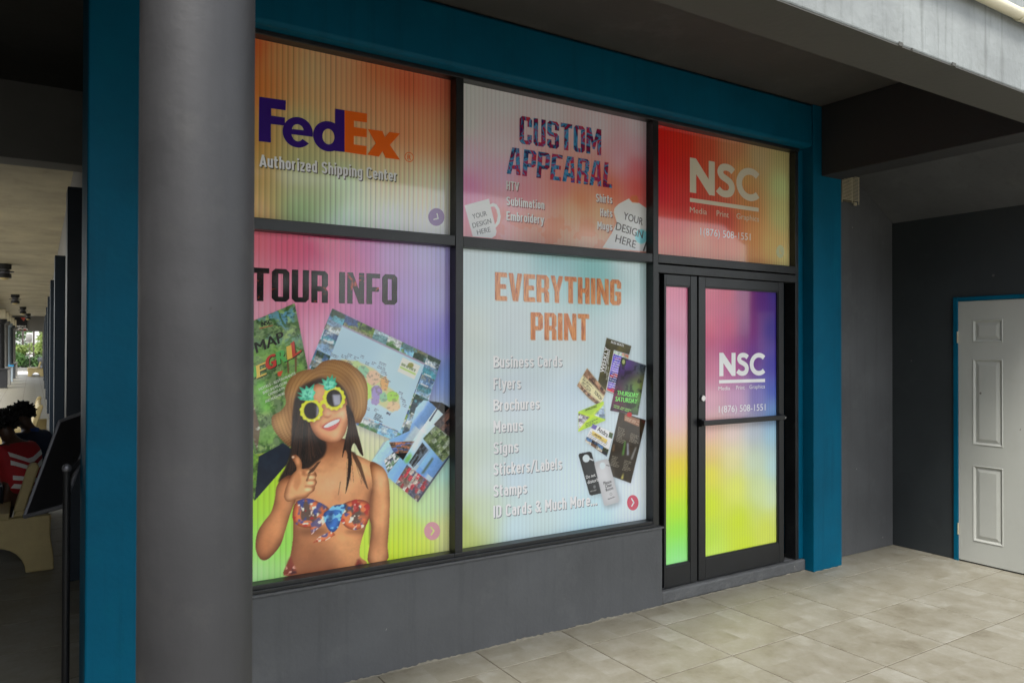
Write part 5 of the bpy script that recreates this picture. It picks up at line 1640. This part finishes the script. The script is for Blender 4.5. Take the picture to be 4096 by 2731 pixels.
def leaf(x0, x1, xp0_, xp1_, z0, z1, zp0, zp1, label):
    d = empty('glass_door', (x0, YD0, .088))
    tag(d, label, 'door', 'black glass doors of the shop', 'thing')
    def b(name, a0, a1, c0, c1, y0=0.0, y1=YD1 - YD0, bev=.003):
        return MB().box(a0 - x0, a1 - x0, y0, y1, c0 - .088, c1 - .088).build(name, M['door_black'], d, bev)
    b('stile', x0, xp0_, z0, z1)
    b('stile', xp1_, x1, z0, z1)
    b('rail', xp0_ + .0005, xp1_ - .0005, z0 + .0005, zp0, .001)
    b('rail', xp0_ + .0005, xp1_ - .0005, zp1, z1 - .0005, .001)
    # glazing beads round the pane
    for a0, a1, c0, c1 in ((xp0_, xp0_ + .008, zp0 + .008, zp1 - .008), (xp1_ - .008, xp1_, zp0 + .008, zp1 - .008), (xp0_, xp1_, zp0, zp0 + .008), (xp0_, xp1_, zp1 - .008, zp1)):
        b('glazing_bead', a0, a1, c0, c1, .006, .020, .001)
    return d


zl = lambda px, py: at(px, py, y=YP).z
xl0, xl1 = door_x(2657), door_x(2789)
xlp0, xlp1 = door_x(2664), at(2753, 1700, y=YP).x
dl = leaf(xl0, xl1, xlp0, xlp1, .092, 2.146, zl(2664, 2263), zl(2664, 1141), 'narrow fixed black glass door beside the low wall')
film_pane(dl, xlp0, xlp1, zl(2664, 2263), zl(2664, 1141),  # pinks paled to carry the sky's reflection in the glass
          [((100, 130), (225, 125, 155)), ((195, 140), (222, 120, 155)), ((100, 250), (224, 150, 180)), ((195, 300), (226, 155, 182)), ((110, 450), (222, 175, 200)), ((190, 500), (222, 170, 200)), ((150, 650), (226, 180, 205)), ((150, 760), (232, 180, 185)), ((150, 860), (232, 185, 135)),
           ((150, 950), (225, 205, 45)), ((150, 1060), (205, 220, 30)), ((150, 1160), (175, 225, 40)), ((150, 1250), (140, 225, 70)), ((150, 1340), (135, 230, 120)), ((150, 1400), (150, 235, 150))], 1.2, 'ribbed film fading from pink to lime')
xr0, xr1 = door_x(2795), door_x(3136)
xrp0, xrp1 = door_x(2822), at(3107, 1700, y=YP).x
zb0, zb1 = zl(2824, 2228), zl(2824, 1149)
dr = leaf(xr0, xr1, xrp0, xrp1, .092, 2.146, zb0, zb1, 'wide black glass door with a push bar and a round lock')
F = film_pane(dr, xrp0, xrp1, zb0, zb1,
              [((290, 140), (215, 95, 125)), ((380, 150), (200, 60, 100)), ((290, 300), (215, 100, 130)), ((390, 300), (195, 60, 110)), ((460, 160), (140, 40, 110)), ((470, 320), (125, 45, 120)), ((540, 170), (90, 40, 125)), ((595, 160), (65, 50, 140)), ((595, 320), (55, 45, 140)),
               ((300, 500), (205, 120, 150)), ((400, 480), (180, 80, 140)), ((500, 450), (110, 60, 140)), ((590, 480), (60, 55, 160)), ((590, 600), (65, 85, 180)), ((300, 660), (215, 160, 180)), ((420, 650), (190, 140, 180)), ((520, 640), (130, 120, 185)), ((590, 700), (100, 145, 200)),
               ((300, 790), (220, 170, 165)), ((400, 800), (215, 190, 185)), ((500, 790), (185, 195, 205)), ((590, 800), (150, 195, 215)), ((300, 890), (225, 190, 120)), ((400, 920), (220, 212, 150)), ((500, 930), (200, 215, 190)), ((595, 950), (175, 210, 215)), ((300, 990), (220, 215, 60)),
               ((420, 1050), (215, 222, 90)), ((520, 1060), (205, 220, 160)), ((590, 1100), (200, 220, 190)), ((300, 1120), (200, 220, 30)), ((430, 1200), (195, 215, 30)), ((560, 1230), (200, 212, 70)), ((595, 1190), (205, 216, 120)), ((300, 1280), (180, 215, 60)), ((320, 1350), (190, 222, 90)), ((450, 1320), (195, 215, 40)), ((590, 1290), (200, 212, 80))],
              1.2, 'ribbed film fading from purple to lime')
nsc(F, zd, (342, 535), (553, 531), (342, 427), [(341, 553), (553, 547), (553, 562), (341, 568)], WHITE,
    (('Media', (338, 600), (392, 598), (338, 583)), ('Print', (420, 597), (459, 595), (420, 579)), ('Graphics', (481, 593), (552, 590), (481, 576))),
    ((340, 703), (555, 692), (340, 672)), WHITE)
bz = at(2980, 1680, y=YD0 - .04).z
pb_ = MB()
bx0, bx1 = at(2812, 1690, y=YD0 - .04).x - xr0, at(3138, 1668, y=YD0 - .04).x - xr0
pb_.box(bx0, bx1, -.050, -.030, bz - .018 - .088, bz + .018 - .088)
bar = pb_.build('push_bar', M['door_black'], dr, .006)
for x in (bx0 + .012, bx1 - .022):
    MB().box(x - .012, x + .022, -.0295, -.0005, bz - .026 - .088, bz + .026 - .088).build('bar_bracket', M['door_black'], dr, .004)
MB().lathe([(.006, 0), (.006, .004)], (bx1 - .004, -.054, bz - .088), 12, 'y').build('bolt', M['steel'], dr, 0, 40)
lk = at(2809, 1592, y=YD0)
MB().lathe([(.019, 0), (.021, .004), (.021, .010), (.015, .013)], (lk.x - xr0, -.0135, lk.z - .088), 20, 'y').build('lock', M['steel'], dr, 0, 40)
# ------------------------------------------------------------------ corridor to the left of the shop
YE = 52.5
cw = MB()
cw.prism([(cor(6.5) + .12, 6.502), (cor(YE) + .12, YE), (3.5, YE), (3.5, 6.502)], 0, 3.449)
wall('corridor_wall', cw, M['cor_wall'], 'long grey wall along the right side of the corridor')
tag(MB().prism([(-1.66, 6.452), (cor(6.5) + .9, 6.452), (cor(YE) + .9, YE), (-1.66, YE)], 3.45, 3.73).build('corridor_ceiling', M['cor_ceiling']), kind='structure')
wall('cross_beam', MB().box(-1.9, .95, 6.20, 6.45, ZB, ZC + .2), M['cor_wall'], 'dark beam across the near end of the corridor', 'beam')
PB = [(6.5, 2.80), (11.5, 2.85), (16.5, 2.9), (22, 2.9), (28, 2.9), (35, 2.9), (43, 2.9)]
PLAB = ['dark blue corridor pilaster nearest the shop corner', 'second dark blue corridor pilaster from the shop corner', 'third dark blue corridor pilaster from the shop corner', 'fourth dark blue corridor pilaster from the shop corner',
        'fifth dark blue corridor pilaster from the shop corner', 'sixth dark blue corridor pilaster from the shop corner', 'dark blue corridor pilaster nearest the far opening']
for (y, zt_), lb in zip(PB, PLAB):
    x = cor(y)
    tag(MB().box(x, x + .55 if y < 7 else x + .118, y - .28 if y < 7 else y, y + .25 if y > 7 else y, 0, zt_).build('corridor_pilaster', M['navy'], None, .006), lb, 'pilaster', 'dark blue pilasters along the corridor', 'thing')
# near left wall added out of view to shade the corridor; columns further on
wall('corridor_wall', MB().box(-1.95, -1.62, 1.2, 9.5, 0, 3.449), M['cor_wall'], 'grey wall added out of view to shade the near corridor')
wall('arcade_beam', MB().box(-1.62, -1.30, 9.6, YE - .002, 3.15, 3.449), M['cor_wall'], 'grey beam over the corridor columns', 'beam')
CC = [(13, 36.5, 'black_metal', 'dark'), (27, 39.5, 'cor_wall', 'grey'), (38, 43, 'pale_blue', 'pale blue'), (49, 47, 'dark_wall', 'charcoal'), (58, 51, 'cor_wall', 'grey')]
CLB = ['darkest corridor column on a square pedestal, nearest of the row', 'warm grey corridor column between the darkest and the pale blue ones', 'pale blue grey corridor column with a bright blue pedestal cap', 'charcoal corridor column behind the pale blue one', 'grey corridor column nearest the far opening']
for (px, y, mt, nm), lb in zip(CC, CLB):
    x = at(px, 1500, y=y).x - .12
    c = empty('corridor_column', (x, y, 0))
    tag(c, lb, 'column', 'columns along the left of the corridor', 'thing')
    MB().box(-.26, .26, -.26, .26, 0, .72).build('pedestal', M[mt], c, .01)
    MB().box(-.29, .29, -.29, .29, .721, .78).build('pedestal_cap', M['bright_blue' if nm == 'pale blue' else mt], c, .01)
    MB().lathe([(.17, .781), (.155, 2.55)], (0, 0, 0), 20).build('shaft', M[mt], c, 0, 50)
    MB().lathe([(.16, 2.551), (.22, 2.62), (.24, 2.70), (.24, 2.75)], (0, 0, 0), 20).build('capital', M[mt], c, 0, 50)
    MB().box(-.20, .20, -.20, .20, 2.751, 3.148).build('impost', M['cor_ceiling'], c, .01)
# end wall with the opening and the menu sign
xe0, xe1 = at(61, 1325, y=YE).x, at(170, 1325, y=YE).x
ew = empty('end_wall', (0, YE, 0))
tag(ew, 'grey end wall of the corridor with a bright opening', 'wall', kind='thing')
MB().box(-1.95, 1.45, .001, .2, 2.54, 3.449).build('wall', M['cor_wall'], ew)
MB().box(-1.95, xe0 - .35, .001, .2, 0, 2.539).build('wall', M['cor_wall'], ew)
MB().box(xe1, 1.45, .001, .2, 0, 2.539).build('wall', M['cor_wall'], ew)
sx0, sx1 = at(48, 1300, y=YE).x, at(109, 1300, y=YE).x
sz0, sz1 = at(80, 1321, y=YE).z, at(80, 1269, y=YE).z
ms2 = MB().box(0, sx1 - sx0, -.04, 0, 0, sz1 - sz0).build('menu_sign', M['board'])
ms2.location = (sx0, YE - .005, sz0)
tag(ms2, 'dark lunch and dinner sign above the far corridor opening', 'sign')
sw, sh_ = sx1 - sx0, sz1 - sz0
for x, mt in ((.2, (190, 110, 70)), (.55, (120, 90, 60)), (.85, (190, 70, 60))):
    q = ell((0, 0), .16, .13, 0, 180, 12)
    mb = MB().add([(x * sw + a, -.043, .012 - b) for a, b in q], [tuple(range(len(q)))])
    mb.build('printed_dish', ink((225, 222, 215), 1.0), ms2)
    q = ell((0, 0), .08, .07, 0, 180, 10)
    MB().add([(x * sw + a, -.045, .014 - b) for a, b in q], [tuple(range(len(q)))]).build('printed_dish', ink(mt, 1.0), ms2)
mb = MB().add([(sw * .55, -.043, sh_ * .99), (sw * .92, -.043, sh_ * .99), (sw * .76, -.043, sh_ * .72)], [(0, 1, 2)])
mb.build('printed_dish', ink((190, 80, 70), 1.0), ms2)
MB().add([(sw * .08, -.043, sh_ * .26), (sw * .92, -.043, sh_ * .26), (sw * .92, -.043, sh_ * .36), (sw * .08, -.043, sh_ * .36)], [(0, 1, 2, 3)]).build('banner', ink((225, 222, 215), 1.0), ms2)


def flat_text(body, x0, x1, z0, z1, y, mat, parent, bold=.03):
    F_ = Film(parent, (0, 0), 1)
    F_.loc = lambda p: Vector(p)
    t = F_.text(body, (x0, z0), (x1, z0), (x0, z1), mat, bold, 0)
    t.location = (0, y, 0)


flat_text('LUNCH - DINNER', sw * .1, sw * .9, sh_ * .275, sh_ * .345, -.0445, ink((40, 36, 34), 1.0), ms2)

# ceiling lanterns
LL = ['black ceiling lantern nearest in the corridor', 'second black ceiling lantern along the corridor', 'third black ceiling lantern along the corridor', 'farthest black ceiling lantern near the end wall']
lan = None
for (px, py), lb in zip(((18, 1056), (61, 1178), (92, 1227), (112, 1254)), LL):
    q = at(px, py, z=3.45)
    r = empty('ceiling_lantern', (q.x, q.y, 3.449))
    tag(r, lb, 'lantern', 'black lanterns on the corridor ceiling')
    if lan is None:
        MB().lathe([(.13, -.11), (.13, -.001)], (0, 0, 0), 20).build('top_cap', M['black_metal'], r, 0, 40)
        MB().lathe([(.13, -.30), (.13, -.21)], (0, 0, 0), 20).build('lower_ring', M['black_metal'], r, 0, 40)
        MB().lathe([(.095, -.209), (.095, -.111)], (0, 0, 0), 20).build('lamp_glass', M['grey_metal'], r, 0, 40)
        MB().lathe([(.18, -.175), (.18, -.155)], (0, 0, 0), 20).build('collar', M['black_metal'], r, 0, 40)
        MB().lathe([(.02, -.345), (.07, -.33), (.09, -.301)], (0, 0, 0), 16).build('bulb', M['cream'], r, 0, 60)
        lan = r
    else:
        for ch in list(lan.children):
            c = ch.copy(); COL.objects.link(c); c.parent = r


# ------------------------------------------------------------------ cream benches
def make_bench(length, loc, label):
    b = empty('bench', loc)
    tag(b, label, 'bench', 'cream concrete benches along the corridor')
    # end panels: x from the front (-) to the back, with an arch cut between the feet and a leaning back post
    arch = [(-.13 + .19 * math.cos(math.radians(a)), .0 + .20 * math.sin(math.radians(a))) for a in range(180, -1, -15)]
    prof = [(-.52, 0)] + arch + [(.24, 0), (.235, .12), (.215, .25), (.22, .41), (-.50, .41), (-.53, .30), (-.49, .18)]
    for y in (0, length - .07):
        MB().prism(prof, y, y + .07, 'y').build('end_panel', M['cream'], b, .012)
    st_ = [(-.54, .411), (-.04, .411), (-.04, .455), (-.52, .455), (-.555, .44), (-.555, .425)]
    MB().prism(st_, -.03, length + .03, 'y').build('seat', M['cream'], b, .010)
    bk = [(-.02, .411), (.045, .411), (.128, .72), (.118, .745), (.088, .745), (.070, .73)]
    MB().prism(bk, .02, length - .02, 'y').build('backrest', M['cream'], b, .012)
    for y in (-.01, length - .06):
        MB().prism([(-.018, .456), (.05, .456), (.142, .77), (.130, .80), (.096, .805), (.066, .77)], y, y + .06, 'y').build('back_post', M['cream'], b, .012)
    return b


bx = at(213, 2278, z=0).x - .235
bench1 = make_bench(2.3, (bx, 6.62, 0), 'cream concrete bench with two seated people beside the shop corner')
for loc, lb in (((at(176, 1600, y=13.2).x - .15, 13.2, 0), 'cream bench behind the two seated people'), ((at(174, 1500, y=50.2).x - .24, 50.0, 0), 'small far cream bench beside the bright corridor opening')):
    r = empty('bench', loc)
    tag(r, lb, 'bench', 'cream concrete benches along the corridor')
    for ch in list(bench1.children):
        c = ch.copy(); COL.objects.link(c); c.parent = r
# ------------------------------------------------------------------ two seated people, seen from behind
def skin_mesh(name, joints, edges, radii, mat, parent, sub=2):
    me = bpy.data.meshes.new(name)
    me.from_pydata(joints, edges, [])
    o = link(name, me, parent)
    sk = o.modifiers.new('skin', 'SKIN')
    sk.use_smooth_shade = True
    for i, v in enumerate(me.skin_vertices[0].data):
        r = radii[i]
        v.radius = (r, r) if not isinstance(r, tuple) else r
        v.use_root = i == 0
    ss = o.modifiers.new('smooth', 'SUBSURF')
    ss.levels = ss.render_levels = sub
    dg = bpy.context.evaluated_depsgraph_get()
    m2 = bpy.data.meshes.new_from_object(o.evaluated_get(dg))
    o.modifiers.clear()
    o.data = m2
    m2.materials.clear()
    m2.materials.append(mat)
    m2.shade_smooth()
    return o


def person(loc, rz, label, shirt, lean, stripes, glasses, collar):
    p = empty('person', loc, rz)
    tag(p, label, 'person')
    # local frame: faces -x, y is to its right, hips at z=.55; everything built seated
    L = lean
    J = [(.0, 0, .55), (-L * .4, 0, .75), (-L * .85, 0, .93), (-L, 0, 1.0), (-L * 1.2 - .02, 0, 1.07)]
    head = (-L * 1.35 - .03, 0, 1.17)
    body_j = [J[0], J[1], J[2], J[3], J[4], (head[0], 0, 1.13), (head[0] + .0, 0, 1.235)]
    E_ = [(0, 1), (1, 2), (2, 3), (3, 4), (4, 5), (5, 6)]
    R_ = [(.16, .13), (.165, .12), (.15, .11), (.075, .07), (.052, .052), (.082, .088), (.070, .078)]
    for s in (-1, 1):
        n = len(body_j)
        body_j += [(-L * .88, s * .17, .93), (-L * .7 - .06, s * .235, .70), (-.30, s * .16, .60), (-.37, s * .10, .59),
                   (-.10, s * .10, .53), (-.47, s * .12, .55), (-.46, s * .13, .10), (-.58, s * .14, .045)]
        E_ += [(2, n), (n, n + 1), (n + 1, n + 2), (n + 2, n + 3), (0, n + 4), (n + 4, n + 5), (n + 5, n + 6), (n + 6, n + 7)]
        R_ += [.062, .047, .034, .036, .095, .072, .05, .042]
    skin_mesh('body', body_j, E_, R_, M['skin'], p)
    # shirt
    sj = [(.005, 0, .54), J[1], (-L * .85, 0, .91), (-L * .97, 0, .985)]
    se, sr = [(0, 1), (1, 2), (2, 3)], [(.19, .155), (.19, .145), (.18, .135), (.095, .09)]
    for s in (-1, 1):
        n = len(sj)
        sj += [(-L * .88, s * .175, .925), (-L * .72 - .05, s * .235, .76)]
        se += [(2, n), (n, n + 1)]
        sr += [.082, .068]
    sho = skin_mesh('shirt', sj, se, sr, shirt, p)
    # trousers and shoes
    tj, te, tr = [(.0, 0, .53)], [], [(.175, .14)]
    for s in (-1, 1):
        n = len(tj)
        tj += [(-.12, s * .10, .53), (-.47, s * .12, .55), (-.46, s * .13, .16)]
        te += [(0, n), (n, n + 1), (n + 1, n + 2)]
        tr += [.112, .084, .062]
        sn = skin_mesh('shoe', [(-.44, s * .13, .05), (-.53, s * .135, .045), (-.62, s * .14, .035)], [(0, 1), (1, 2)], [.046, .048, .036], M['black_metal'], p, 1)
    skin_mesh('trousers', tj, te, tr, M['black_cloth'], p)
    # hair: tousled cap built of many short tufts over the skull
    hb = MB()
    r = np.random.default_rng(int(loc[1] * 100))
    for k in range(620):
        d = Vector(r.normal(size=3)).normalized()
        if d.z < -.35 or (d.x < -.55 and d.z < .35): continue
        c = Vector((head[0], 0, head[2] + .015)) + Vector((d.x * .092, d.y * .083, d.z * .098))
        tip = c + (d * .022 + Vector((0, 0, -.012)) + Vector(r.normal(size=3)) * .010)
        hb.tube(c - d * .02, tip, .016, 5, .007)
    hb.build('hair', M['hair'], p, 0, 70)
    skin_mesh('hair_cap', [(head[0] + .012, 0, head[2] + .02), (head[0] + .004, 0, head[2] + .075)], [(0, 1)], [.094, .082], M['hair'], p)
    # ears and face
    for s in (-1, 1):
        skin_mesh('ear', [(head[0] - .005, s * .088, head[2] - .035), (head[0], s * .094, head[2] - .005)], [(0, 1)], [.012, .016], M['skin'], p, 1)
    skin_mesh('nose', [(head[0] - .092, 0, head[2] + .0), (head[0] - .112, 0, head[2] - .03)], [(0, 1)], [.010, .015], M['skin'], p, 1)
    if collar:
        skin_mesh('collar', [(-L * .93 + .02, -.06, 1.0), (-L * .93 + .075, 0, 1.01), (-L * .93 + .02, .06, 1.0)], [(0, 1), (1, 2)], [.026, .03, .026], M['blue_collar'], p, 1)
    if glasses:
        g_ = MB()
        for s in (-1, 1):
            g_.box(head[0] - .10, head[0] + .02, s * .099 - .004, s * .099 + .004, head[2] + .055, head[2] + .066)
            g_.box(head[0] - .108, head[0] - .100, s * .048 - .036, s * .048 + .036, head[2] + .035, head[2] + .085)
        g_.build('sunglasses', M['black_metal'], p, .003)
    if stripes:
        bpy.context.view_layer.update()
        dg = bpy.context.evaluated_depsgraph_get()
        ev = sho.evaluated_get(dg)

        def band(pts):
            """a sewn strip following the back of the shirt; pts are (y, z) pairs of its centre line"""
            n, wv = 26, .019
            vs, fs = [], []
            P_ = []
            for i in range(len(pts) - 1):
                for k in range(n):
                    t = k / n
                    P_.append((pts[i][0] * (1 - t) + pts[i + 1][0] * t, pts[i][1] * (1 - t) + pts[i + 1][1] * t))
            P_.append(pts[-1])
            rows_ = []
            for y, z in P_:
                row = []
                for dz in (-wv, wv):
                    ok, hit, nr, _ = ev.ray_cast(Vector((1.5, y, z + dz)), Vector((-1, 0, 0)))
                    row.append(tuple(hit + nr * .004) if ok else None)
                rows_.append(row)
            for a, b in zip(rows_[:-1], rows_[1:]):
                if None in a or None in b: continue
                m0 = len(vs)
                vs += [a[0], a[1], b[1], b[0]]
                fs.append((m0, m0 + 1, m0 + 2, m0 + 3))
            if vs: MB().add(vs, fs).build('stripe', M['white_cloth'], p)
        for z in (.90, .83):
            band([(-.17, z + .02), (-.02, z - .055), (.04, z - .05), (.17, z + .0)])
        for z in (.69, .62):
            band([(-.16, z + .03), (.0, z - .015), (.16, z - .01)])
    p.scale = (.9, .9, .9)
    return p


M['blue_collar'] = paint('bright blue collar cloth', (0.012, 0.05, 0.20), 0.8, 0.15, 10, 0.25, 60)
hp = at(52, 1700, y=7.15)
person((bx + .06, 7.15, .0), -.75, 'seated person in a red shirt with white stripes', M['red_cloth'], .15, True, False, False)
person((bx + .17, 8.10, .0), -.65, 'seated person in a dark blue shirt with sunglasses on dark hair', M['blue_cloth'], .13, False, True, True)

# ------------------------------------------------------------------ tilted menu board on a pole
bs = empty('sign_stand', (0, 0, 0))
tag(bs, 'black tilted board with grey metal edge on a pole beside the corner', 'sign stand')
TL, BL, BR = at(244, 1685, y=4.32), at(103, 2066, y=4.28), at(258, 2024, y=4.02)
TR = TL + (BR - BL)
nrm = (BR - BL).cross(TL - BL).normalized()
if nrm.y > 0: nrm = -nrm
def quad_slab(a, b, c, d, t0, t1):
    vs = [p + nrm * t0 for p in (a, b, c, d)] + [p + nrm * t1 for p in (a, b, c, d)]
    return MB().add(vs, [(0, 1, 2, 3), (7, 6, 5, 4), (0, 1, 5, 4), (1, 2, 6, 5), (2, 3, 7, 6), (3, 0, 4, 7)])
quad_slab(BL, BR, TR, TL, -.006, .006).build('board', M['board'], bs, .002)
for a, b in ((TL, BL), (BL, BR), (BR, TR), (TR, TL)):
    MB().tube(a + nrm * .004, b + nrm * .004, .010, 8).build('edge_bar', M['grey_metal'], bs, 0, 40)
pt = at(267, 1880, y=3.98)
MB().tube((pt.x, 3.98, .02), (pt.x, 3.98, pt.z), .016, 14).build('pole', M['black_metal'], bs, 0, 40)
MB().lathe([(.004, -.02), (.017, -.012), (.021, 0), (.017, .012), (.004, .02)], (pt.x, 3.975, pt.z + .01), 14).build('knob', M['grey_metal'], bs, 0, 60)
MB().lathe([(.19, .0005), (.19, .012), (.03, .03)], (pt.x, 3.98, 0), 28).build('foot', M['black_metal'], bs, 0, 40)
MB().tube((pt.x, 3.985, pt.z - .03), tuple((BR + TR) / 2 - nrm * .008), .010, 8).build('bracket', M['black_metal'], bs, 0, 40)

# ------------------------------------------------------------------ garden beyond the corridor
def leaves(n, c, rad, s0, s1, seed, flat=.6, droop=.3):
    r = np.random.default_rng(seed)
    mb = MB()
    for k in range(n):
        d = Vector(r.normal(size=3)).normalized() * (r.random() ** .45)
        q = Vector(c) + Vector((d.x * rad[0], d.y * rad[1], d.z * rad[2]))
        s = r.uniform(s0, s1)
        u = Vector(r.normal(size=3)).normalized()
        u.z *= flat
        u.normalize()
        w = u.cross(Vector(r.normal(size=3))).normalized()
        mb.add([q - u * s * .5, q + w * s * .22 + Vector((0, 0, s * .06)), q + u * s * .5 - Vector((0, 0, s * droop)), q - w * s * .22 + Vector((0, 0, s * .06))], [(0, 1, 2, 3)])
    return mb


GY = 62.0
pl = MB().box(-2.6, 2.6, GY - 1.2, GY + 2.6, -.05, .22).build('planter', M['cor_wall'], None, .02)
tag(pl, 'low planter kerb in the garden beyond the corridor', 'planter')
PLN = [((-.95, GY - .6, .75), (.55, .5, .55), 'leaf', 'bushy green plant at the left of the far opening', .26), ((-.25, GY - .4, .6), (.6, .5, .45), 'leaf_dark', 'dark green bush low in the middle of the far opening', .22),
       ((.45, GY - .5, .65), (.5, .5, .5), 'leaf', 'green bush at the right of the far opening', .24), ((.55, GY - .1, 1.45), (.4, .35, .55), 'leaf_light', 'yellow green plant in an urn by the far opening', .30),
       ((-.75, GY + .4, 1.35), (.5, .4, .45), 'leaf_light', 'light green shrub behind the left garden plant', .26)]
for i, (c, rd, mt, lb, sz) in enumerate(PLN):
    b = empty('garden_plant', (c[0], c[1], .2))
    tag(b, lb, 'plant', 'plants beyond the corridor')
    leaves(420, (0, 0, c[2] - .2), rd, sz * .7, sz * 1.3, 30 + i).build('foliage', M[mt], b)
    st_ = MB()
    for k in range(6):
        a = k * 1.05
        st_.tube((0, 0, 0), (math.cos(a) * rd[0] * .5, math.sin(a) * rd[1] * .5, c[2] - .1), .018, 6, .008)
    st_.build('stems', M['bark'], b)
ur = MB().lathe([(.10, .22), (.16, .26), (.10, .36), (.20, .62), (.24, .84), (.20, .90), (.23, .95)], (.55, GY - .95, 0), 20)
tag(ur.build('urn', M['dark_wall'], None, 0, 50), 'dark garden urn standing on the planter kerb', 'urn')
pg = empty('pergola', (0, GY - 2, 0))
tag(pg, 'dark timber posts with a rail in the far garden', 'pergola')
for x in (-.55, .10, 1.05, -1.6):
    MB().box(x - .06, x + .06, 3.4, 3.52, -.05, 3.6).build('post', M['timber'], pg, .006)
MB().box(-2.4, 2.4, 3.40, 3.52, 3.601, 3.75).build('rail', M['timber'], pg, .006)
MB().box(-1.54, .04, 3.44, 3.50, 1.05, 1.15).build('rail', M['timber'], pg, .006)
MB().box(.16, .99, 3.44, 3.50, 1.05, 1.15).build('rail', M['timber'], pg, .006)
for k in range(9):
    x = -.50 + k * .06 if k < 4 else .2 + (k - 4) * .16
    MB().box(x - .02, x + .02, 3.45, 3.49, .3, 1.049).build('baluster', M['timber'], pg)
dm = empty('drum', (-.12, GY - 3.2, 2.2))
dm.scale = (.62, .62, 1.0)
tag(dm, 'grey drum with a round green end fixed in the far garden', 'drum')
MB().lathe([(.24, 0), (.26, .03), (.26, .5), (.24, .53)], (-.35, 0, 0), 24, 'x').build('body', M['cor_wall'], dm, 0, 40)
MB().lathe([(.22, 0), (.2, .012)], (.182, 0, 0), 24, 'x').build('end_disc', M['leaf_dark'], dm, 0, 40)
MB().box(-.03, .03, -.03, .03, -2.1, -.262).build('stand', M['timber'], dm)
TRL = ['broad leafy garden tree left of the far opening', 'broad leafy garden tree right of the far opening', 'tall pale garden tree straight beyond the far opening', 'dark garden tree far beyond the planter']
for i, (x, y, h, rr, mt) in enumerate(((-3.2, 72, 5.0, 2.4, 'leaf'), (3.6, 73, 5.0, 2.5, 'leaf_light'), (1.2, 84, 5.0, 2.0, 'leaf_light'), (-2.0, 92, 5.5, 2.6, 'leaf'))):
    t = empty('garden_tree', (x, y, -.05))
    tag(t, TRL[i], 'tree', 'trees beyond the corridor')
    tk = MB().tube((0, 0, 0), (.1, 0, h * .55), .16, 10, .09)
    for k in range(7):
        a = k * .9
        tk.tube((.06, 0, h * (.35 + .03 * k)), (math.cos(a) * rr * .6, math.sin(a) * rr * .6, h * (.6 + .05 * k)), .06, 6, .02)
    tk.build('trunk', M['bark'], t)
    cr = MB()
    r = np.random.default_rng(90 + i)
    for k in range(16):
        a = r.uniform(0, 6.28)
        q = (math.cos(a) * rr * r.uniform(.1, .75), math.sin(a) * rr * r.uniform(.1, .75), h * r.uniform(.18, 1.0))
        sub = leaves(130, q, (rr * .34, rr * .34, rr * .26), .22, .42, 200 + i * 20 + k)
        cr.add(sub.v, sub.f)
    cr.build('crown', M[mt], t)

# ------------------------------------------------------------------ added out of view to shape glass reflections and sky light
for i, (x, y, h, rr) in enumerate(((2.6, -7.5, 6.0, 2.0), (5.2, -12.5, 6.5, 2.1), (15.5, -13.0, 7.0, 2.4))):
    t = empty('reflection_tree', (x, y, -.06))  # unseen trees, placed only to mottle the reflection in the panes
    tag(t, ('leafy unseen tree added nearest the shop for its glass reflection', 'leafy unseen tree added farther out for the shop glass reflection', 'leafy unseen tree added far right for the door glass reflection')[i], 'tree', 'trees added for glass reflections')
    tk = MB().tube((0, 0, 0), (.1, 0, h * .6), .17, 10, .08)
    r = np.random.default_rng(300 + i)
    cr = MB()
    for k in range(14):
        a = k * .9
        q = (math.cos(a) * rr * r.uniform(.15, .75), math.sin(a) * rr * r.uniform(.15, .75), h * r.uniform(.42, .98))
        if k < 7: tk.tube((.06, 0, h * (.3 + .04 * k)), q, .05, 6, .02)
        s_ = leaves(150, q, (rr * .36, rr * .36, rr * .32), .20, .36, 400 + i * 20 + k)
        cr.add(s_.v, s_.f)
    tk.build('trunk', M['bark'], t)
    cr.build('crown', M['leaf_dark'], t)

yw = empty('sky_blocker', (-3.2, -1.0, -.06))  # unseen block added to keep left sky light off column and near floor
tag(yw, 'dark unseen block added left of the yard to hold back sky light', 'light blocker')
MB().box(-7, 0, -13.0, 2.0, 0, 5.6).build('wall', M['plaster'], yw, .01)
MB().box(-7.2, .3, -13.2, 2.2, 5.601, 5.8).build('roof', M['roof'], yw, .01)

hg = empty('added_hedge', (14, -17, -.06))  # unseen foliage, added so the mirrored horizon is no straight line
tag(hg, 'uneven foliage row added out of view to break up the mirrored horizon', 'added_hedge')
hr = np.random.default_rng(77)
hm = MB()
for k in range(70):
    x = -24 + 48 * k / 70 + hr.uniform(-.5, .5)
    hh_ = hr.uniform(1.3, 4.2) * (1 if k % 3 else .6)
    s_ = leaves(70, (x, hr.uniform(-.6, .6), hh_ * .5), (.85, .7, hh_ * .55), .25, .5, 700 + k)
    hm.add(s_.v, s_.f)
hm.build('foliage', M['leaf_dark'], hg)
